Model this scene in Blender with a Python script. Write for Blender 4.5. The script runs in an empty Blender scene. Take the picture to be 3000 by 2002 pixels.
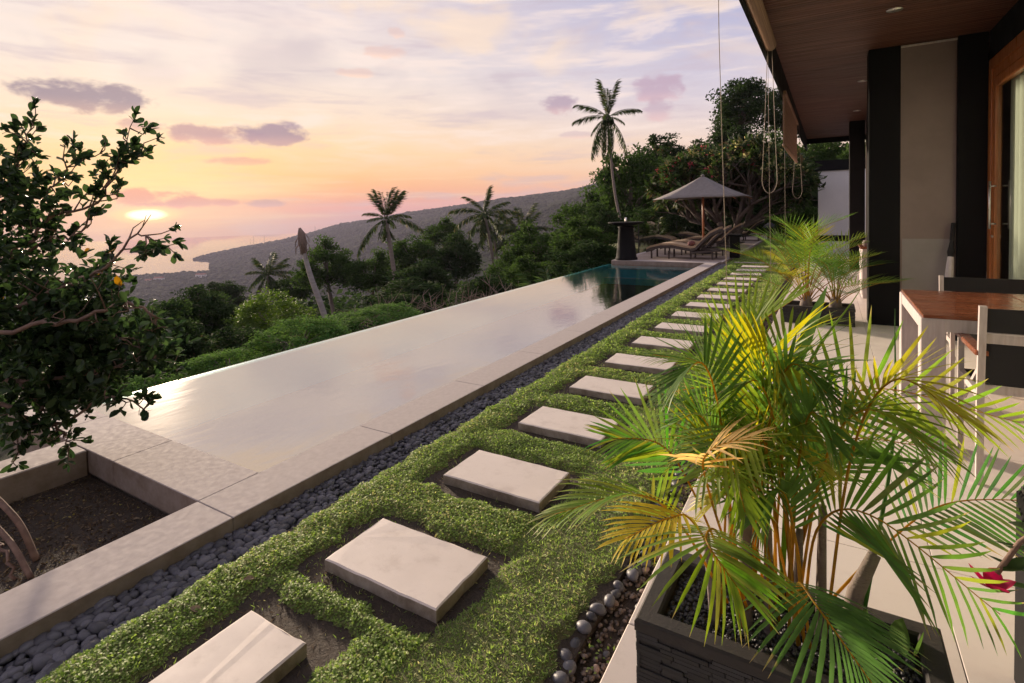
import bpy, bmesh, math, random
import numpy as np
from mathutils import Vector, Matrix, Euler
R = math.radians
random.seed(7); rng = np.random.default_rng(7)
sc = bpy.context.scene
COL = sc.collection

# ------------------------------------------------------------------ camera
CAMZ = 1.38
cam = bpy.data.cameras.new('camera'); camo = bpy.data.objects.new('camera', cam); COL.objects.link(camo)
cam.sensor_width = 36; cam.lens = 36 * 1555.45 / 3000; cam.shift_y = (683.0 - 1001) / 3000
cam.clip_start = 0.05; cam.clip_end = 120000
yaw, pitch, roll = .539423, .0392125, -.02445
cw, sw = math.cos(yaw), math.sin(yaw)
fw = Vector((-sw * math.cos(pitch), cw * math.cos(pitch), -math.sin(pitch)))
rt0 = Vector((cw, sw, 0)); up0 = rt0.cross(fw)
rt = math.cos(roll) * rt0 + math.sin(roll) * up0; up = -math.sin(roll) * rt0 + math.cos(roll) * up0
camo.matrix_world = Matrix(((rt.x, up.x, -fw.x, 0), (rt.y, up.y, -fw.y, 0), (rt.z, up.z, -fw.z, CAMZ), (0, 0, 0, 1)))
sc.camera = camo

# ------------------------------------------------------------------ exposure
sc.view_settings.view_transform = 'Standard'; sc.view_settings.look = 'None'
sc.view_settings.exposure = 0.85; sc.view_settings.gamma = 1
sc.view_settings.use_curve_mapping = False
sc.cycles.use_denoising = True; sc.cycles.adaptive_threshold = .02
sc.cycles.max_bounces = 8; sc.cycles.transparent_max_bounces = 16; sc.cycles.volume_bounces = 1
sc.cycles.diffuse_bounces = 4; sc.cycles.sample_clamp_indirect = 4.0
sc.cycles.caustics_reflective = False; sc.cycles.caustics_refractive = False

def lin(r, g=None, b=None):
    if g is None: r, g, b = r
    f = lambda c: (c / 255 / 12.92) if c / 255 <= .04045 else ((c / 255 + .055) / 1.055) ** 2.4
    return (f(r), f(g), f(b), 1)

# ------------------------------------------------------------------ node helper
class NT:
    def __init__(s, tree): s.t = tree; s.n = tree.nodes; s.l = tree.links
    def node(s, typ, **kw):
        n = s.n.new(typ)
        for k, v in kw.items(): setattr(n, k, v)
        return n
    def set(s, sock, v):
        if isinstance(v, bpy.types.NodeSocket): s.l.new(v, sock)
        elif v is not None: sock.default_value = v
    def m(s, op, a, b=None, c=None, clamp=False):
        n = s.node('ShaderNodeMath', operation=op); n.use_clamp = clamp
        s.set(n.inputs[0], a)
        if b is not None: s.set(n.inputs[1], b)
        if c is not None: s.set(n.inputs[2], c)
        return n.outputs[0]
    def ss(s, x, a, b):
        n = s.node('ShaderNodeMapRange'); n.interpolation_type = 'SMOOTHSTEP'
        s.set(n.inputs[0], x); n.inputs[1].default_value = a; n.inputs[2].default_value = b
        return n.outputs[0]
    def mr(s, x, a, b, c, d):
        n = s.node('ShaderNodeMapRange'); s.set(n.inputs[0], x)
        for i, v in enumerate((a, b, c, d)): n.inputs[1 + i].default_value = v
        return n.outputs[0]
    def mix(s, f, a, b, mode='MIX'):
        n = s.node('ShaderNodeMix', data_type='RGBA', blend_type=mode)
        s.set(n.inputs[0], f); s.set(n.inputs[6], a); s.set(n.inputs[7], b)
        return n.outputs[2]
    def ramp(s, x, stops, interp='LINEAR'):
        n = s.node('ShaderNodeValToRGB'); cr = n.color_ramp; cr.interpolation = interp
        while len(cr.elements) < len(stops): cr.elements.new(.5)
        for e, (p, c) in zip(cr.elements, stops): e.position = p; e.color = c
        s.set(n.inputs[0], x); return n.outputs[0]
    def noise(s, vec, scale, detail=4, rough=.55, dist=0):
        n = s.node('ShaderNodeTexNoise'); s.set(n.inputs['Vector'], vec)
        n.inputs['Scale'].default_value = scale; n.inputs['Detail'].default_value = detail
        n.inputs['Roughness'].default_value = rough; n.inputs['Distortion'].default_value = dist
        return n.outputs[0]
    def vmul(s, vec, v3):
        n = s.node('ShaderNodeVectorMath', operation='MULTIPLY'); s.set(n.inputs[0], vec); n.inputs[1].default_value = v3
        return n.outputs[0]

# ------------------------------------------------------------------ world: dusk sky
SUN_AZ, SUN_EL = -65.3, 0.5
world = bpy.data.worlds.new('World'); sc.world = world; world.use_nodes = True; world.cycles.sampling_method = 'MANUAL'; world.cycles.sample_map_resolution = 512
W = NT(world.node_tree); W.n.clear()
tc = W.node('ShaderNodeTexCoord'); gen = tc.outputs['Generated']
nrm = W.node('ShaderNodeVectorMath', operation='NORMALIZE'); W.l.new(gen, nrm.inputs[0]); d = nrm.outputs[0]
sep = W.node('ShaderNodeSeparateXYZ'); W.l.new(d, sep.inputs[0]); dx, dy, dz = sep.outputs
el = W.m('MULTIPLY', W.m('ARCSINE', dz), 57.29578)
az = W.m('MULTIPLY', W.m('ARCTAN2', dx, dy), 57.29578)
daz = W.m('ABSOLUTE', W.m('SUBTRACT', az, SUN_AZ))
daz = W.m('MINIMUM', daz, W.m('SUBTRACT', 360, daz))
te = W.m('DIVIDE', W.m('ADD', el, 2.0), 92.0, clamp=True)
P = lambda e: (e + 2.0) / 92.0
warm = W.ramp(te, [(P(-2), lin(196, 146, 142)), (P(-.3), lin(216, 140, 122)), (P(.8), lin(255, 132, 74)), (P(2.2), lin(255, 162, 92)), (P(4.2), lin(255, 192, 120)),
                   (P(7), lin(253, 211, 158)), (P(10), lin(246, 219, 192)), (P(14), lin(238, 221, 208)), (P(20), lin(230, 214, 210)), (P(32), lin(218, 205, 202)), (P(60), lin(188, 182, 194)), (P(90), lin(166, 168, 192))])
cool = W.ramp(te, [(P(-2), lin(180, 148, 156)), (P(.5), lin(214, 160, 144)), (P(2.5), lin(240, 186, 152)), (P(5), lin(241, 206, 178)), (P(8), lin(228, 208, 200)), (P(11), lin(210, 200, 210)),
                   (P(15), lin(190, 186, 208)), (P(20), lin(172, 173, 204)), (P(32), lin(166, 166, 194)), (P(60), lin(156, 160, 188)), (P(90), lin(160, 164, 190))])
wmix = W.ss(daz, 8, 62)
sky = W.mix(wmix, warm, cool)
# thin streaked high cloud
sv = W.vmul(d, (2.2, 2.2, 15.0))
n1 = W.noise(sv, 2.1, 7, .6, .4); n2 = W.noise(W.vmul(d, (5, 5, 30)), 1.7, 5, .55, .3)
streak = W.m('SUBTRACT', W.m('ADD', W.m('MULTIPLY', n1, .7), W.m('MULTIPLY', n2, .3)), .5)
sky = W.mix(W.m('MULTIPLY', W.ss(streak, -.02, .13), W.ss(el, 3, 9)), sky, W.mix(.6, sky, lin(247, 226, 214)))
sky = W.mix(W.m('MULTIPLY', W.ss(streak, .0, -.16), .7), sky, W.mix(.75, sky, lin(196, 178, 188)))
band = W.ss(W.noise(W.vmul(d, (1.5, 1.5, 34)), 2.0, 5, .6, .2), .5, .68)
sky = W.mix(W.m('MULTIPLY', W.m('MULTIPLY', band, W.ss(el, 9, 3)), .5), sky, lin(255, 214, 160))
broad = W.noise(W.vmul(d, (2.0, 2.0, 4.5)), 1.7, 4, .5, .5); hi = W.ss(el, 8, 18)
sky = W.mix(W.m('MULTIPLY', W.m('MULTIPLY', W.ss(broad, .50, .64), hi), .55), sky, lin(252, 222, 188))
sky = W.mix(W.m('MULTIPLY', W.m('MULTIPLY', W.ss(broad, .48, .34), hi), .5), sky, lin(182, 168, 180))
# glow round the low sun
ga = W.m('DIVIDE', W.m('SUBTRACT', az, SUN_AZ), 12.0); ge = W.m('DIVIDE', W.m('SUBTRACT', el, 2.0), 3.8)
g2 = W.m('ADD', W.m('MULTIPLY', ga, ga), W.m('MULTIPLY', ge, ge))
glow = W.m('POWER', 2.718, W.m('MULTIPLY', g2, -1.1))
gst = W.m('ADD', .55, W.m('MULTIPLY', W.noise(W.vmul(d, (4, 4, 60)), 3, 4), .8))
sky = W.mix(W.m('MULTIPLY', W.m('MULTIPLY', glow, gst), 1.0, clamp=True), sky, (1.25, .78, .28, 1))
# small separate clouds: azimuth, elevation, half width, half height (degrees), colour, weight
cn = W.m('SUBTRACT', W.noise(W.vmul(d, (1, 1, 1.9)), 26, 7, .62, .25), .5)
cnb = W.m('SUBTRACT', W.noise(W.vmul(d, (1, 1, 1.9)), 11, 4, .55, .2), .5)
cn = W.m('ADD', W.m('MULTIPLY', cn, 3.2), W.m('MULTIPLY', cnb, 2.2))
CL = [(-69.08, 10.41, 4.3, 1.3, (144, 128, 142), .95), (-65.3, 8.4, 1.7, .6, (196, 150, 146), .75), (-60.0, 7.9, 3.7, .95, (178, 138, 146), .85), (-54.9, 8.3, 3.2, 1.15, (150, 126, 146), .9),
      (-65.1, 2.0, 3.5, .85, (226, 134, 112), .85), (-61.6, 1.6, 4.8, .5, (222, 138, 118), .85), (-55.8, 1.45, 1.8, .42, (190, 140, 136), .8),
      (-25.5, 11.2, 2.5, .95, (172, 150, 168), .85), (-15.3, 12.0, 2.7, 1.5, (186, 160, 178), .85), (-15.3, 10.2, 1.7, 1.3, (190, 166, 180), .75),
      (-43.7, 16.5, 2.2, .7, (222, 190, 182), .7), (-46.5, 14.4, 2.0, .5, (224, 192, 182), .7), (-42.6, 18.3, .9, .6, (222, 190, 182), .6),
      (-58.1, 5.5, 3.2, .42, (222, 160, 140), .7), (-23.7, 8.0, 1.7, .4, (206, 180, 182), .6), (-30, 24, 6, 1.6, (190, 180, 200), .5),
      (-100, 9, 5, 1.2, (150, 128, 142), .9), (40, 12, 6, 1.6, (178, 160, 182), .8), (110, 14, 7, 2.0, (160, 150, 176), .8), (-150, 11, 6, 1.6, (160, 140, 160), .8)]
for a, e, da, de, c, wt in CL:
    qa = W.m('DIVIDE', W.m('SUBTRACT', az, a), da); qe = W.m('DIVIDE', W.m('SUBTRACT', el, e), de)
    q = W.m('ADD', W.m('ADD', W.m('MULTIPLY', qa, qa), W.m('MULTIPLY', qe, qe)), W.m('MULTIPLY', cn, -1.0))
    mask = W.m('MULTIPLY', W.ss(q, 1.3, .3), wt)
    lit = W.mix(W.ss(qe, .1, -1.0), lin(*c), lin(min(255, c[0] + 38), min(255, c[1] + 22), c[2] + 6))
    sky = W.mix(mask, sky, lit)
# the sun's own disc, half sunk in the bank
ua = W.m('DIVIDE', W.m('SUBTRACT', az, SUN_AZ), 1.5); ue = W.m('DIVIDE', W.m('SUBTRACT', el, .55), .45)
u2 = W.m('ADD', W.m('MULTIPLY', ua, ua), W.m('MULTIPLY', ue, ue))
sky = W.mix(W.m('MULTIPLY', W.ss(W.m('ADD', u2, W.m('MULTIPLY', cn, .5)), 4.5, .2), .9), sky, (1.9, 1.0, .25, 1))
sky = W.mix(W.ss(W.m('ADD', u2, W.m('MULTIPLY', cn, .35)), 1.5, .0), sky, (3.6, 2.9, 1.6, 1))
nish = W.node('ShaderNodeTexSky', sky_type='NISHITA'); nish.sun_disc = False
nish.sun_elevation = R(9.2); nish.sun_rotation = R(SUN_AZ); nish.altitude = 120
bg = W.node('ShaderNodeBackground'); W.l.new(sky, bg.inputs[0]); bg.inputs[1].default_value = 0.63
bg2 = W.node('ShaderNodeBackground'); W.l.new(nish.outputs[0], bg2.inputs[0]); bg2.inputs[1].default_value = 0.002
addw = W.node('ShaderNodeAddShader'); W.l.new(bg.outputs[0], addw.inputs[0]); W.l.new(bg2.outputs[0], addw.inputs[1])
wo = W.node('ShaderNodeOutputWorld'); W.l.new(addw.outputs[0], wo.inputs[0])

# ------------------------------------------------------------------ sun
sun = bpy.data.lights.new('sun', 'SUN'); sun.energy = 5.0; sun.angle = R(4); sun.color = (1.0, .79, .58)
suno = bpy.data.objects.new('sun', sun); COL.objects.link(suno)
SE = R(9.2); sdir = Vector((math.sin(R(SUN_AZ)) * math.cos(SE), math.cos(R(SUN_AZ)) * math.cos(SE), math.sin(SE)))
suno.rotation_euler = sdir.to_track_quat('Z', 'Y').to_euler()

# ------------------------------------------------------------------ object helpers
def tag(o, label=None, cat=None, group=None, kind=None):
    if label: o['label'] = label
    if cat: o['category'] = cat
    if group: o['group'] = group
    if kind: o['kind'] = kind
    return o
def empty(name, loc=(0, 0, 0), rz=0, label=None, cat=None, group=None):
    o = bpy.data.objects.new(name, None); COL.objects.link(o); o.location = loc; o.rotation_euler = (0, 0, rz)
    o.empty_display_size = .1
    return tag(o, label, cat, group)
def link(name, me, parent=None, loc=None, rot=None, scale=None):
    o = bpy.data.objects.new(name, me); COL.objects.link(o)
    if parent is not None: o.parent = parent
    if loc is not None: o.location = loc
    if rot is not None: o.rotation_euler = rot
    if scale is not None: o.scale = scale if hasattr(scale, '__len__') else (scale,) * 3
    return o
class MB:
    def __init__(s): s.v = []; s.f = []
    def box(s, x0, x1, y0, y1, z0, z1, c=0):
        n = len(s.v)
        if c <= 0:
            s.v += [(x0, y0, z0), (x1, y0, z0), (x1, y1, z0), (x0, y1, z0), (x0, y0, z1), (x1, y0, z1), (x1, y1, z1), (x0, y1, z1)]
            s.f += [tuple(n + i for i in q) for q in ((3, 2, 1, 0), (4, 5, 6, 7), (0, 1, 5, 4), (1, 2, 6, 5), (2, 3, 7, 6), (3, 0, 4, 7))]
        else:   # box with chamfered upper and vertical edges
            def ring(i, z): return [(x0 + i + c, y0 + i, z), (x1 - i - c, y0 + i, z), (x1 - i, y0 + i + c, z), (x1 - i, y1 - i - c, z), (x1 - i - c, y1 - i, z), (x0 + i + c, y1 - i, z), (x0 + i, y1 - i - c, z), (x0 + i, y0 + i + c, z)]
            s.v += ring(0, z0) + ring(0, z1 - c) + ring(c, z1)
            for r in (0, 1):
                for i in range(8): s.f.append((n + 8 * r + i, n + 8 * r + (i + 1) % 8, n + 8 * r + 8 + (i + 1) % 8, n + 8 * r + 8 + i))
            s.f.append(tuple(n + 16 + i for i in range(8))); s.f.append(tuple(n + 7 - i for i in range(8)))
        return s
    def tube(s, pts, rad, k=8, cap=True):
        pts = [Vector(p) for p in pts]
        if not hasattr(rad, '__len__'): rad = [rad] * len(pts)
        n0 = len(s.v); prev = None
        for i, p in enumerate(pts):
            t = (pts[min(i + 1, len(pts) - 1)] - pts[max(i - 1, 0)]).normalized()
            if prev is None: a = t.orthogonal().normalized()
            else:
                a = prev - t * prev.dot(t)
                a = a.normalized() if a.length > 1e-6 else t.orthogonal().normalized()
            prev = a; b = t.cross(a)
            for j in range(k):
                an = 2 * math.pi * j / k; s.v.append(tuple(p + (a * math.cos(an) + b * math.sin(an)) * rad[i]))
        for i in range(len(pts) - 1):
            for j in range(k): s.f.append((n0 + i * k + j, n0 + i * k + (j + 1) % k, n0 + (i + 1) * k + (j + 1) % k, n0 + (i + 1) * k + j))
        if cap:
            s.f.append(tuple(n0 + k - 1 - j for j in range(k))); s.f.append(tuple(n0 + (len(pts) - 1) * k + j for j in range(k)))
        return s
    def lathe(s, prof, c=(0, 0, 0), k=20):
        n0 = len(s.v)
        for r, z in prof:
            for j in range(k): an = 2 * math.pi * j / k; s.v.append((c[0] + r * math.cos(an), c[1] + r * math.sin(an), c[2] + z))
        for i in range(len(prof) - 1):
            for j in range(k): s.f.append((n0 + i * k + j, n0 + i * k + (j + 1) % k, n0 + (i + 1) * k + (j + 1) % k, n0 + (i + 1) * k + j))
        s.f.append(tuple(n0 + k - 1 - j for j in range(k))); s.f.append(tuple(n0 + (len(prof) - 1) * k + j for j in range(k)))
        return s
    def prism(s, prof, axis, a, b):      # closed 2D profile pushed along an axis
        n = len(s.v); k = len(prof)
        for t in (a, b):
            for u, w in prof: s.v.append({'x': (t, u, w), 'y': (u, t, w), 'z': (u, w, t)}[axis])
        for i in range(k): s.f.append((n + i, n + (i + 1) % k, n + k + (i + 1) % k, n + k + i))
        s.f.append(tuple(n + k - 1 - i for i in range(k))); s.f.append(tuple(n + k + i for i in range(k)))
        return s
    def mesh(s, name, mat=None, smooth=False):
        me = bpy.data.meshes.new(name); me.from_pydata(s.v, [], s.f)
        bm = bmesh.new(); bm.from_mesh(me); bmesh.ops.recalc_face_normals(bm, faces=bm.faces); bm.to_mesh(me); bm.free()
        if mat: me.materials.append(mat)
        if smooth: me.polygons.foreach_set('use_smooth', [True] * len(me.polygons))
        return me
    def build(s, name, mat, parent=None, smooth=False): return link(name, s.mesh(name, mat, smooth), parent)

def np_mesh(name, V, F, mat, smooth=False, tint=None):
    """V (n,3) points, F (m,k) faces of equal size, tint per point"""
    V = np.asarray(V, np.float32).reshape(-1, 3); F = np.asarray(F, np.int32)
    me = bpy.data.meshes.new(name); k = F.shape[1]; m = F.shape[0]
    me.vertices.add(len(V)); me.vertices.foreach_set('co', V.ravel())
    me.loops.add(m * k); me.loops.foreach_set('vertex_index', F.ravel())
    me.polygons.add(m); me.polygons.foreach_set('loop_start', np.arange(0, m * k, k, dtype=np.int32))
    if smooth: me.polygons.foreach_set('use_smooth', np.ones(m, bool))
    if tint is not None:
        at = me.attributes.new('tint', 'FLOAT', 'POINT'); at.data.foreach_set('value', np.asarray(tint, np.float32).ravel())
    me.update(calc_edges=True); me.validate()
    if mat: me.materials.append(mat)
    return me
def unit(a): return a / np.maximum(np.linalg.norm(a, axis=-1, keepdims=True), 1e-9)
def leaf_quads(C, D, N, Ln, Wd, fold=.25):
    """diamond leaves: centre-base C, direction D, normal N, length, width -> V, F"""
    D = unit(D); S = unit(np.cross(D, N)); N = np.cross(S, D); L_ = Ln[:, None]; W_ = Wd[:, None]
    a = C; b = C + D * L_ * .45 + S * W_ * .5 + N * W_ * fold; c = C + D * L_ - N * L_ * .08; e = C + D * L_ * .45 - S * W_ * .5 + N * W_ * fold
    V = np.stack([a, b, c, e], 1).reshape(-1, 3); F = np.arange(len(V)).reshape(-1, 4)
    return V, F
def rand_dirs(n): return unit(rng.normal(size=(n, 3)))

# ------------------------------------------------------------------ materials
def new_mat(name):
    m = bpy.data.materials.new(name); m.use_nodes = True; t = NT(m.node_tree); t.n.clear()
    out = t.node('ShaderNodeOutputMaterial'); return m, t, out
def pbr(name, c1, c2=None, scale=4.0, rough=.7, bump=0.0, bscale=None, detail=6, stretch=(1, 1, 1), spec=.5, metal=0, coord='object', c3=None, c3scale=1.2, c3amt=.5, rvar=.12, rand=0.0, bdist=.01, coat=0, side=None):
    m, t, out = new_mat(name)
    b = t.node('ShaderNodeBsdfPrincipled'); t.l.new(b.outputs[0], out.inputs[0])
    if coord == 'object': vec = t.node('ShaderNodeTexCoord').outputs['Object']
    else: vec = t.node('ShaderNodeNewGeometry').outputs['Position']
    v = t.vmul(vec, stretch)
    n = t.noise(v, scale, detail, .6)
    col = t.mix(t.ss(n, .3, .7), (*c1, 1), (*(c2 or c1), 1))
    if c3: col = t.mix(t.m('MULTIPLY', t.ss(t.noise(v, c3scale, 5, .65), .48, .72), c3amt), col, (*c3, 1))
    if rand:
        oi = t.node('ShaderNodeObjectInfo'); f = t.mr(oi.outputs['Random'], 0, 1, 1 - rand, 1 + rand)
        col = t.mix(1.0, col, t.node('ShaderNodeCombineXYZ').outputs[0], 'MULTIPLY') if False else col
        hs = t.node('ShaderNodeHueSaturation'); t.l.new(f, hs.inputs['Value']); t.l.new(col, hs.inputs['Color']); col = hs.outputs[0]
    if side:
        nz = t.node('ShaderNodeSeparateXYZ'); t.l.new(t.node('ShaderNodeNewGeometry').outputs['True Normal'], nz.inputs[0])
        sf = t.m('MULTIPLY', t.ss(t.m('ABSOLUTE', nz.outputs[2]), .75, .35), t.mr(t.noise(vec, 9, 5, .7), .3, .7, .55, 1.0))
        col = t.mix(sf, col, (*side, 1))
    t.l.new(col, b.inputs['Base Color'])
    t.l.new(t.mr(n, .3, .7, max(0, rough - rvar), min(1, rough + rvar)), b.inputs['Roughness'])
    b.inputs['Specular IOR Level'].default_value = spec; b.inputs['Metallic'].default_value = metal
    b.inputs['Coat Weight'].default_value = coat
    if bump:
        bn = t.node('ShaderNodeBump'); bn.inputs['Strength'].default_value = bump; bn.inputs['Distance'].default_value = bdist
        t.l.new(t.noise(v, bscale or scale * 4, 6, .65), bn.inputs['Height']); t.l.new(bn.outputs[0], b.inputs['Normal'])
    return m
def leafmat(name, dark, light, warm=None, trans=.35, rough=.6, objcol=False, warmth=.15):
    """foliage: colour between two greens by each leaf's own tint, a few warm leaves, light passing through"""
    m, t, out = new_mat(name)
    if objcol: col = t.node('ShaderNodeObjectInfo').outputs['Color']
    at = t.node('ShaderNodeAttribute', attribute_name='tint'); ti = at.outputs['Fac']
    oi = t.node('ShaderNodeObjectInfo').outputs['Random']
    if objcol:
        vec = t.node('ShaderNodeNewGeometry').outputs['Position']
        v = t.mr(t.m('ADD', t.m('MULTIPLY', oi, .5), t.noise(vec, 30, 2)), .3, 1.2, .75, 1.3)
        hs = t.node('ShaderNodeHueSaturation'); t.l.new(v, hs.inputs['Value']); t.l.new(col, hs.inputs['Color']); col = hs.outputs[0]
        tip = t.ss(t.m('ADD', ti, t.m('MULTIPLY', t.m('SUBTRACT', t.noise(vec, 22, 3), .5), .9)), .90, 1.06)
        col = t.mix(t.m('MULTIPLY', tip, .8), col, (.44, .33, .16, 1))
        col = t.mix(t.m('MULTIPLY', t.ss(t.noise(vec, 60, 4, .7), .64, .76), .3), col, (.34, .26, .08, 1))
    else:
        col = t.mix(t.m('FRACT', t.m('ADD', ti, t.m('MULTIPLY', oi, .35))) if False else ti, (*dark, 1), (*light, 1))
        if warm: col = t.mix(t.m('MULTIPLY', t.ss(ti, 1 - warmth, 1 - warmth * .4), .85), col, (*warm, 1))
    b = t.node('ShaderNodeBsdfPrincipled'); t.l.new(col, b.inputs['Base Color']); b.inputs['Roughness'].default_value = rough
    b.inputs['Specular IOR Level'].default_value = .25 if rough < .7 else .06
    tr = t.node('ShaderNodeBsdfTranslucent')
    hs2 = t.node('ShaderNodeHueSaturation'); hs2.inputs['Saturation'].default_value = 1.15; hs2.inputs['Value'].default_value = 1.5; t.l.new(col, hs2.inputs['Color'])
    t.l.new(hs2.outputs[0], tr.inputs[0])
    mx = t.node('ShaderNodeMixShader'); mx.inputs[0].default_value = trans
    t.l.new(b.outputs[0], mx.inputs[1]); t.l.new(tr.outputs[0], mx.inputs[2]); t.l.new(mx.outputs[0], out.inputs[0])
    return m

M = {}
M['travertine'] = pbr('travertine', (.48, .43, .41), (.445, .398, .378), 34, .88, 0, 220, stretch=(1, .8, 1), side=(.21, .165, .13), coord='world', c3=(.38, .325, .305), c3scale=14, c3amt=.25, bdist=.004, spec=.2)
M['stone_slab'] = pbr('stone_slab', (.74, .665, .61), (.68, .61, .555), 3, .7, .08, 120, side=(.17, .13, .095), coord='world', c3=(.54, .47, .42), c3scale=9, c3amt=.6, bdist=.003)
M['tile'] = pbr('tile', (.93, .85, .80), (.89, .81, .76), 2.5, .42, .05, 90, coord='world', c3=(.66, .57, .51), c3scale=2.2, c3amt=.45, rand=.03, bdist=.002)
M['grout'] = pbr('grout', (.45, .38, .34), (.38, .32, .29), 20, .9)
M['soil'] = pbr('soil', (.040, .029, .022), (.075, .055, .042), 40, .95, .8, 90, coord='world', c3=(.035, .03, .022), c3scale=9, bdist=.02)
M['moundbase'] = pbr('moundbase', (.12, .155, .05), (.20, .20, .08), 45, .95, .8, 120, coord='world', c3=(.10, .085, .045), c3scale=7, c3amt=.7, bdist=.02)
M['lawn_far'] = pbr('lawn_far', (.10, .16, .04), (.16, .22, .06), 18, .95, .6, 90, coord='world', bdist=.02)
M['pebble'] = pbr('pebble', (.075, .077, .092), (.125, .123, .138), 30, .5, .12, 200, rand=.45, spec=.45, bdist=.002)
M['pebble_brown'] = pbr('pebble_brown', (.22, .15, .12), (.30, .22, .18), 40, .65, .2, 200, rand=.3, bdist=.002)
M['gravel_black'] = pbr('gravel_black', (.028, .029, .034), (.05, .052, .06), 40, .55, .2, 200, bdist=.002)
M['planter'] = pbr('planter', (.022, .020, .020), (.040, .036, .034), 12, .8, .35, 120, c3=(.10, .085, .075), c3scale=5, c3amt=.35, bdist=.004)
M['slate'] = pbr('slate', (.008, .0085, .010), (.020, .021, .025), 25, .55, .4, 90, rand=.4, bdist=.004)
M['black_render'] = pbr('black_render', (.006, .006, .007), (.010, .010, .011), 6, .8, .15, 80, coord='world', bdist=.003, spec=.15)
M['taupe'] = pbr('taupe', (.235, .185, .172), (.21, .165, .153), 3, .7, .08, 60, coord='world', bdist=.003)
M['greypanel'] = pbr('greypanel', (.27, .25, .245), (.245, .228, .222), 5, .6, .05, 60, coord='world')
M['white_wall'] = pbr('white_wall', (.72, .72, .72), (.66, .66, .67), 2, .8, .1, 40, coord='world', bdist=.003)
M['mahogany'] = pbr('mahogany', (.12, .046, .030), (.07, .026, .018), 3, .55, .15, 40, stretch=(.6, 12, 6), coord='world', rand=.22, bdist=.002)
M['teak_dark'] = pbr('teak_dark', (.30, .10, .045), (.19, .06, .028), 6, .22, .1, 60, stretch=(1.2, 14, 6), rand=.25, bdist=.001, coat=.3)
M['teak_door'] = pbr('teak_door', (.46, .17, .05), (.34, .115, .034), 5, .35, .1, 60, stretch=(10, 10, .7), bdist=.002)
M['white_wood'] = pbr('white_wood', (.52, .475, .465), (.42, .38, .37), 7, .6, .2, 60, stretch=(8, 8, 1), c3=(.36, .27, .23), c3scale=6, c3amt=.4, bdist=.002)
M['canvas'] = pbr('canvas', (.012, .012, .014), (.02, .02, .023), 60, .9, .2, 400, bdist=.001)
M['metal'] = pbr('metal', (.6, .58, .56), (.55, .54, .52), 20, .35, metal=1)
M['dark_metal'] = pbr('dark_metal', (.03, .03, .032), (.04, .04, .042), 20, .5, metal=.6)
M['bamboo'] = pbr('bamboo', (.26, .15, .095), (.17, .10, .065), 3, .65, .6, 12, stretch=(1, .5, 90), bdist=.006)
M['rope'] = pbr('rope', (.42, .36, .30), (.34, .28, .23), 60, .9)
M['bark'] = pbr('bark', (.13, .10, .085), (.22, .18, .155), 14, .9, .7, 40, stretch=(1, 1, .35), coord='world', bdist=.02)
M['bark_dark'] = pbr('bark_dark', (.075, .058, .05), (.12, .095, .082), 14, .95, .7, 40, coord='world', bdist=.02)
M['bark_red'] = pbr('bark_red', (.14, .085, .065), (.24, .16, .125), 18, .85, .5, 60, coord='world', bdist=.006)
M['palm_trunk'] = pbr('palm_trunk', (.17, .135, .115), (.24, .20, .175), 3, .9, .6, 6, stretch=(1, 1, 5), bdist=.03)
M['grey_trunk'] = pbr('grey_trunk', (.27, .24, .23), (.37, .335, .32), 2, .9, .5, 6, stretch=(1, 1, 4), bdist=.02)
M['dead_wood'] = pbr('dead_wood', (.15, .10, .08), (.23, .165, .13), 20, .9)
M['deck'] = pbr('deck', (.34, .27, .235), (.27, .21, .185), 4, .75, .2, 40, stretch=(1, 8, 1), coord='world', rand=.12, bdist=.003)
M['pool_tile'] = pbr('pool_tile', (.14, .80, .88), (.12, .74, .82), 30, .4, coord='world')
M['pool_step'] = pbr('pool_step', (.6, .85, .85), (.5, .75, .75), 20, .5, coord='world')
M['wicker'] = pbr('wicker', (.075, .058, .05), (.045, .036, .032), 60, .75, .5, 160, bdist=.006)
M['cushion'] = pbr('cushion', (.42, .31, .20), (.36, .26, .17), 25, .9, .2, 120, bdist=.003)
M['cushion_red'] = pbr('cushion_red', (.16, .06, .06), (.12, .045, .045), 25, .9, .2)
M['parasol'] = pbr('parasol', (.21, .195, .19), (.185, .17, .165), 10, .9, .15, 200, bdist=.002)
M['pole_wood'] = pbr('pole_wood', (.35, .13, .06), (.26, .095, .045), 8, .45, stretch=(8, 8, .6))
M['curtain'] = pbr('curtain', (.9, .88, .76), (.84, .82, .70), 6, .9, stretch=(1, 20, 1))
M['umbrella_white'] = pbr('umbrella_white', (.62, .57, .58), (.50, .46, .47), 12, .6)
M['brickred'] = pbr('brickred', (.30, .13, .09), (.24, .10, .07), 8, .9)
M['house_white'] = pbr('house_white', (.75, .72, .70), (.68, .65, .63), 2, .9)
M['terrain'] = pbr('terrain', (.024, .032, .018), (.034, .042, .024), .02, 1.0, coord='world', spec=0, rvar=0)
M['nearslope'] = pbr('nearslope', (.035, .045, .018), (.055, .055, .028), 1.5, .95, .8, 6, coord='world', c3=(.07, .05, .035), c3scale=.8, bdist=.1)
M['leaf_tree'] = leafmat('leaf_tree', (.018, .038, .012), (.070, .115, .034), None, .35, .9)
M['leaf_dark'] = leafmat('leaf_dark', (.016, .031, .013), (.052, .084, .030), (.08, .055, .03), .3, .9, warmth=.07)
M['leaf_lime'] = leafmat('leaf_lime', (.045, .095, .016), (.15, .22, .04), None, .35)
M['leaf_hedge'] = leafmat('leaf_hedge', (.04, .09, .022), (.15, .25, .07), (.15, .13, .03), .3, .9, warmth=.06)
M['leaf_frangi'] = leafmat('leaf_frangi', (.014, .030, .010), (.07, .11, .032), (.12, .08, .05), .3, warmth=.15)
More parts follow.
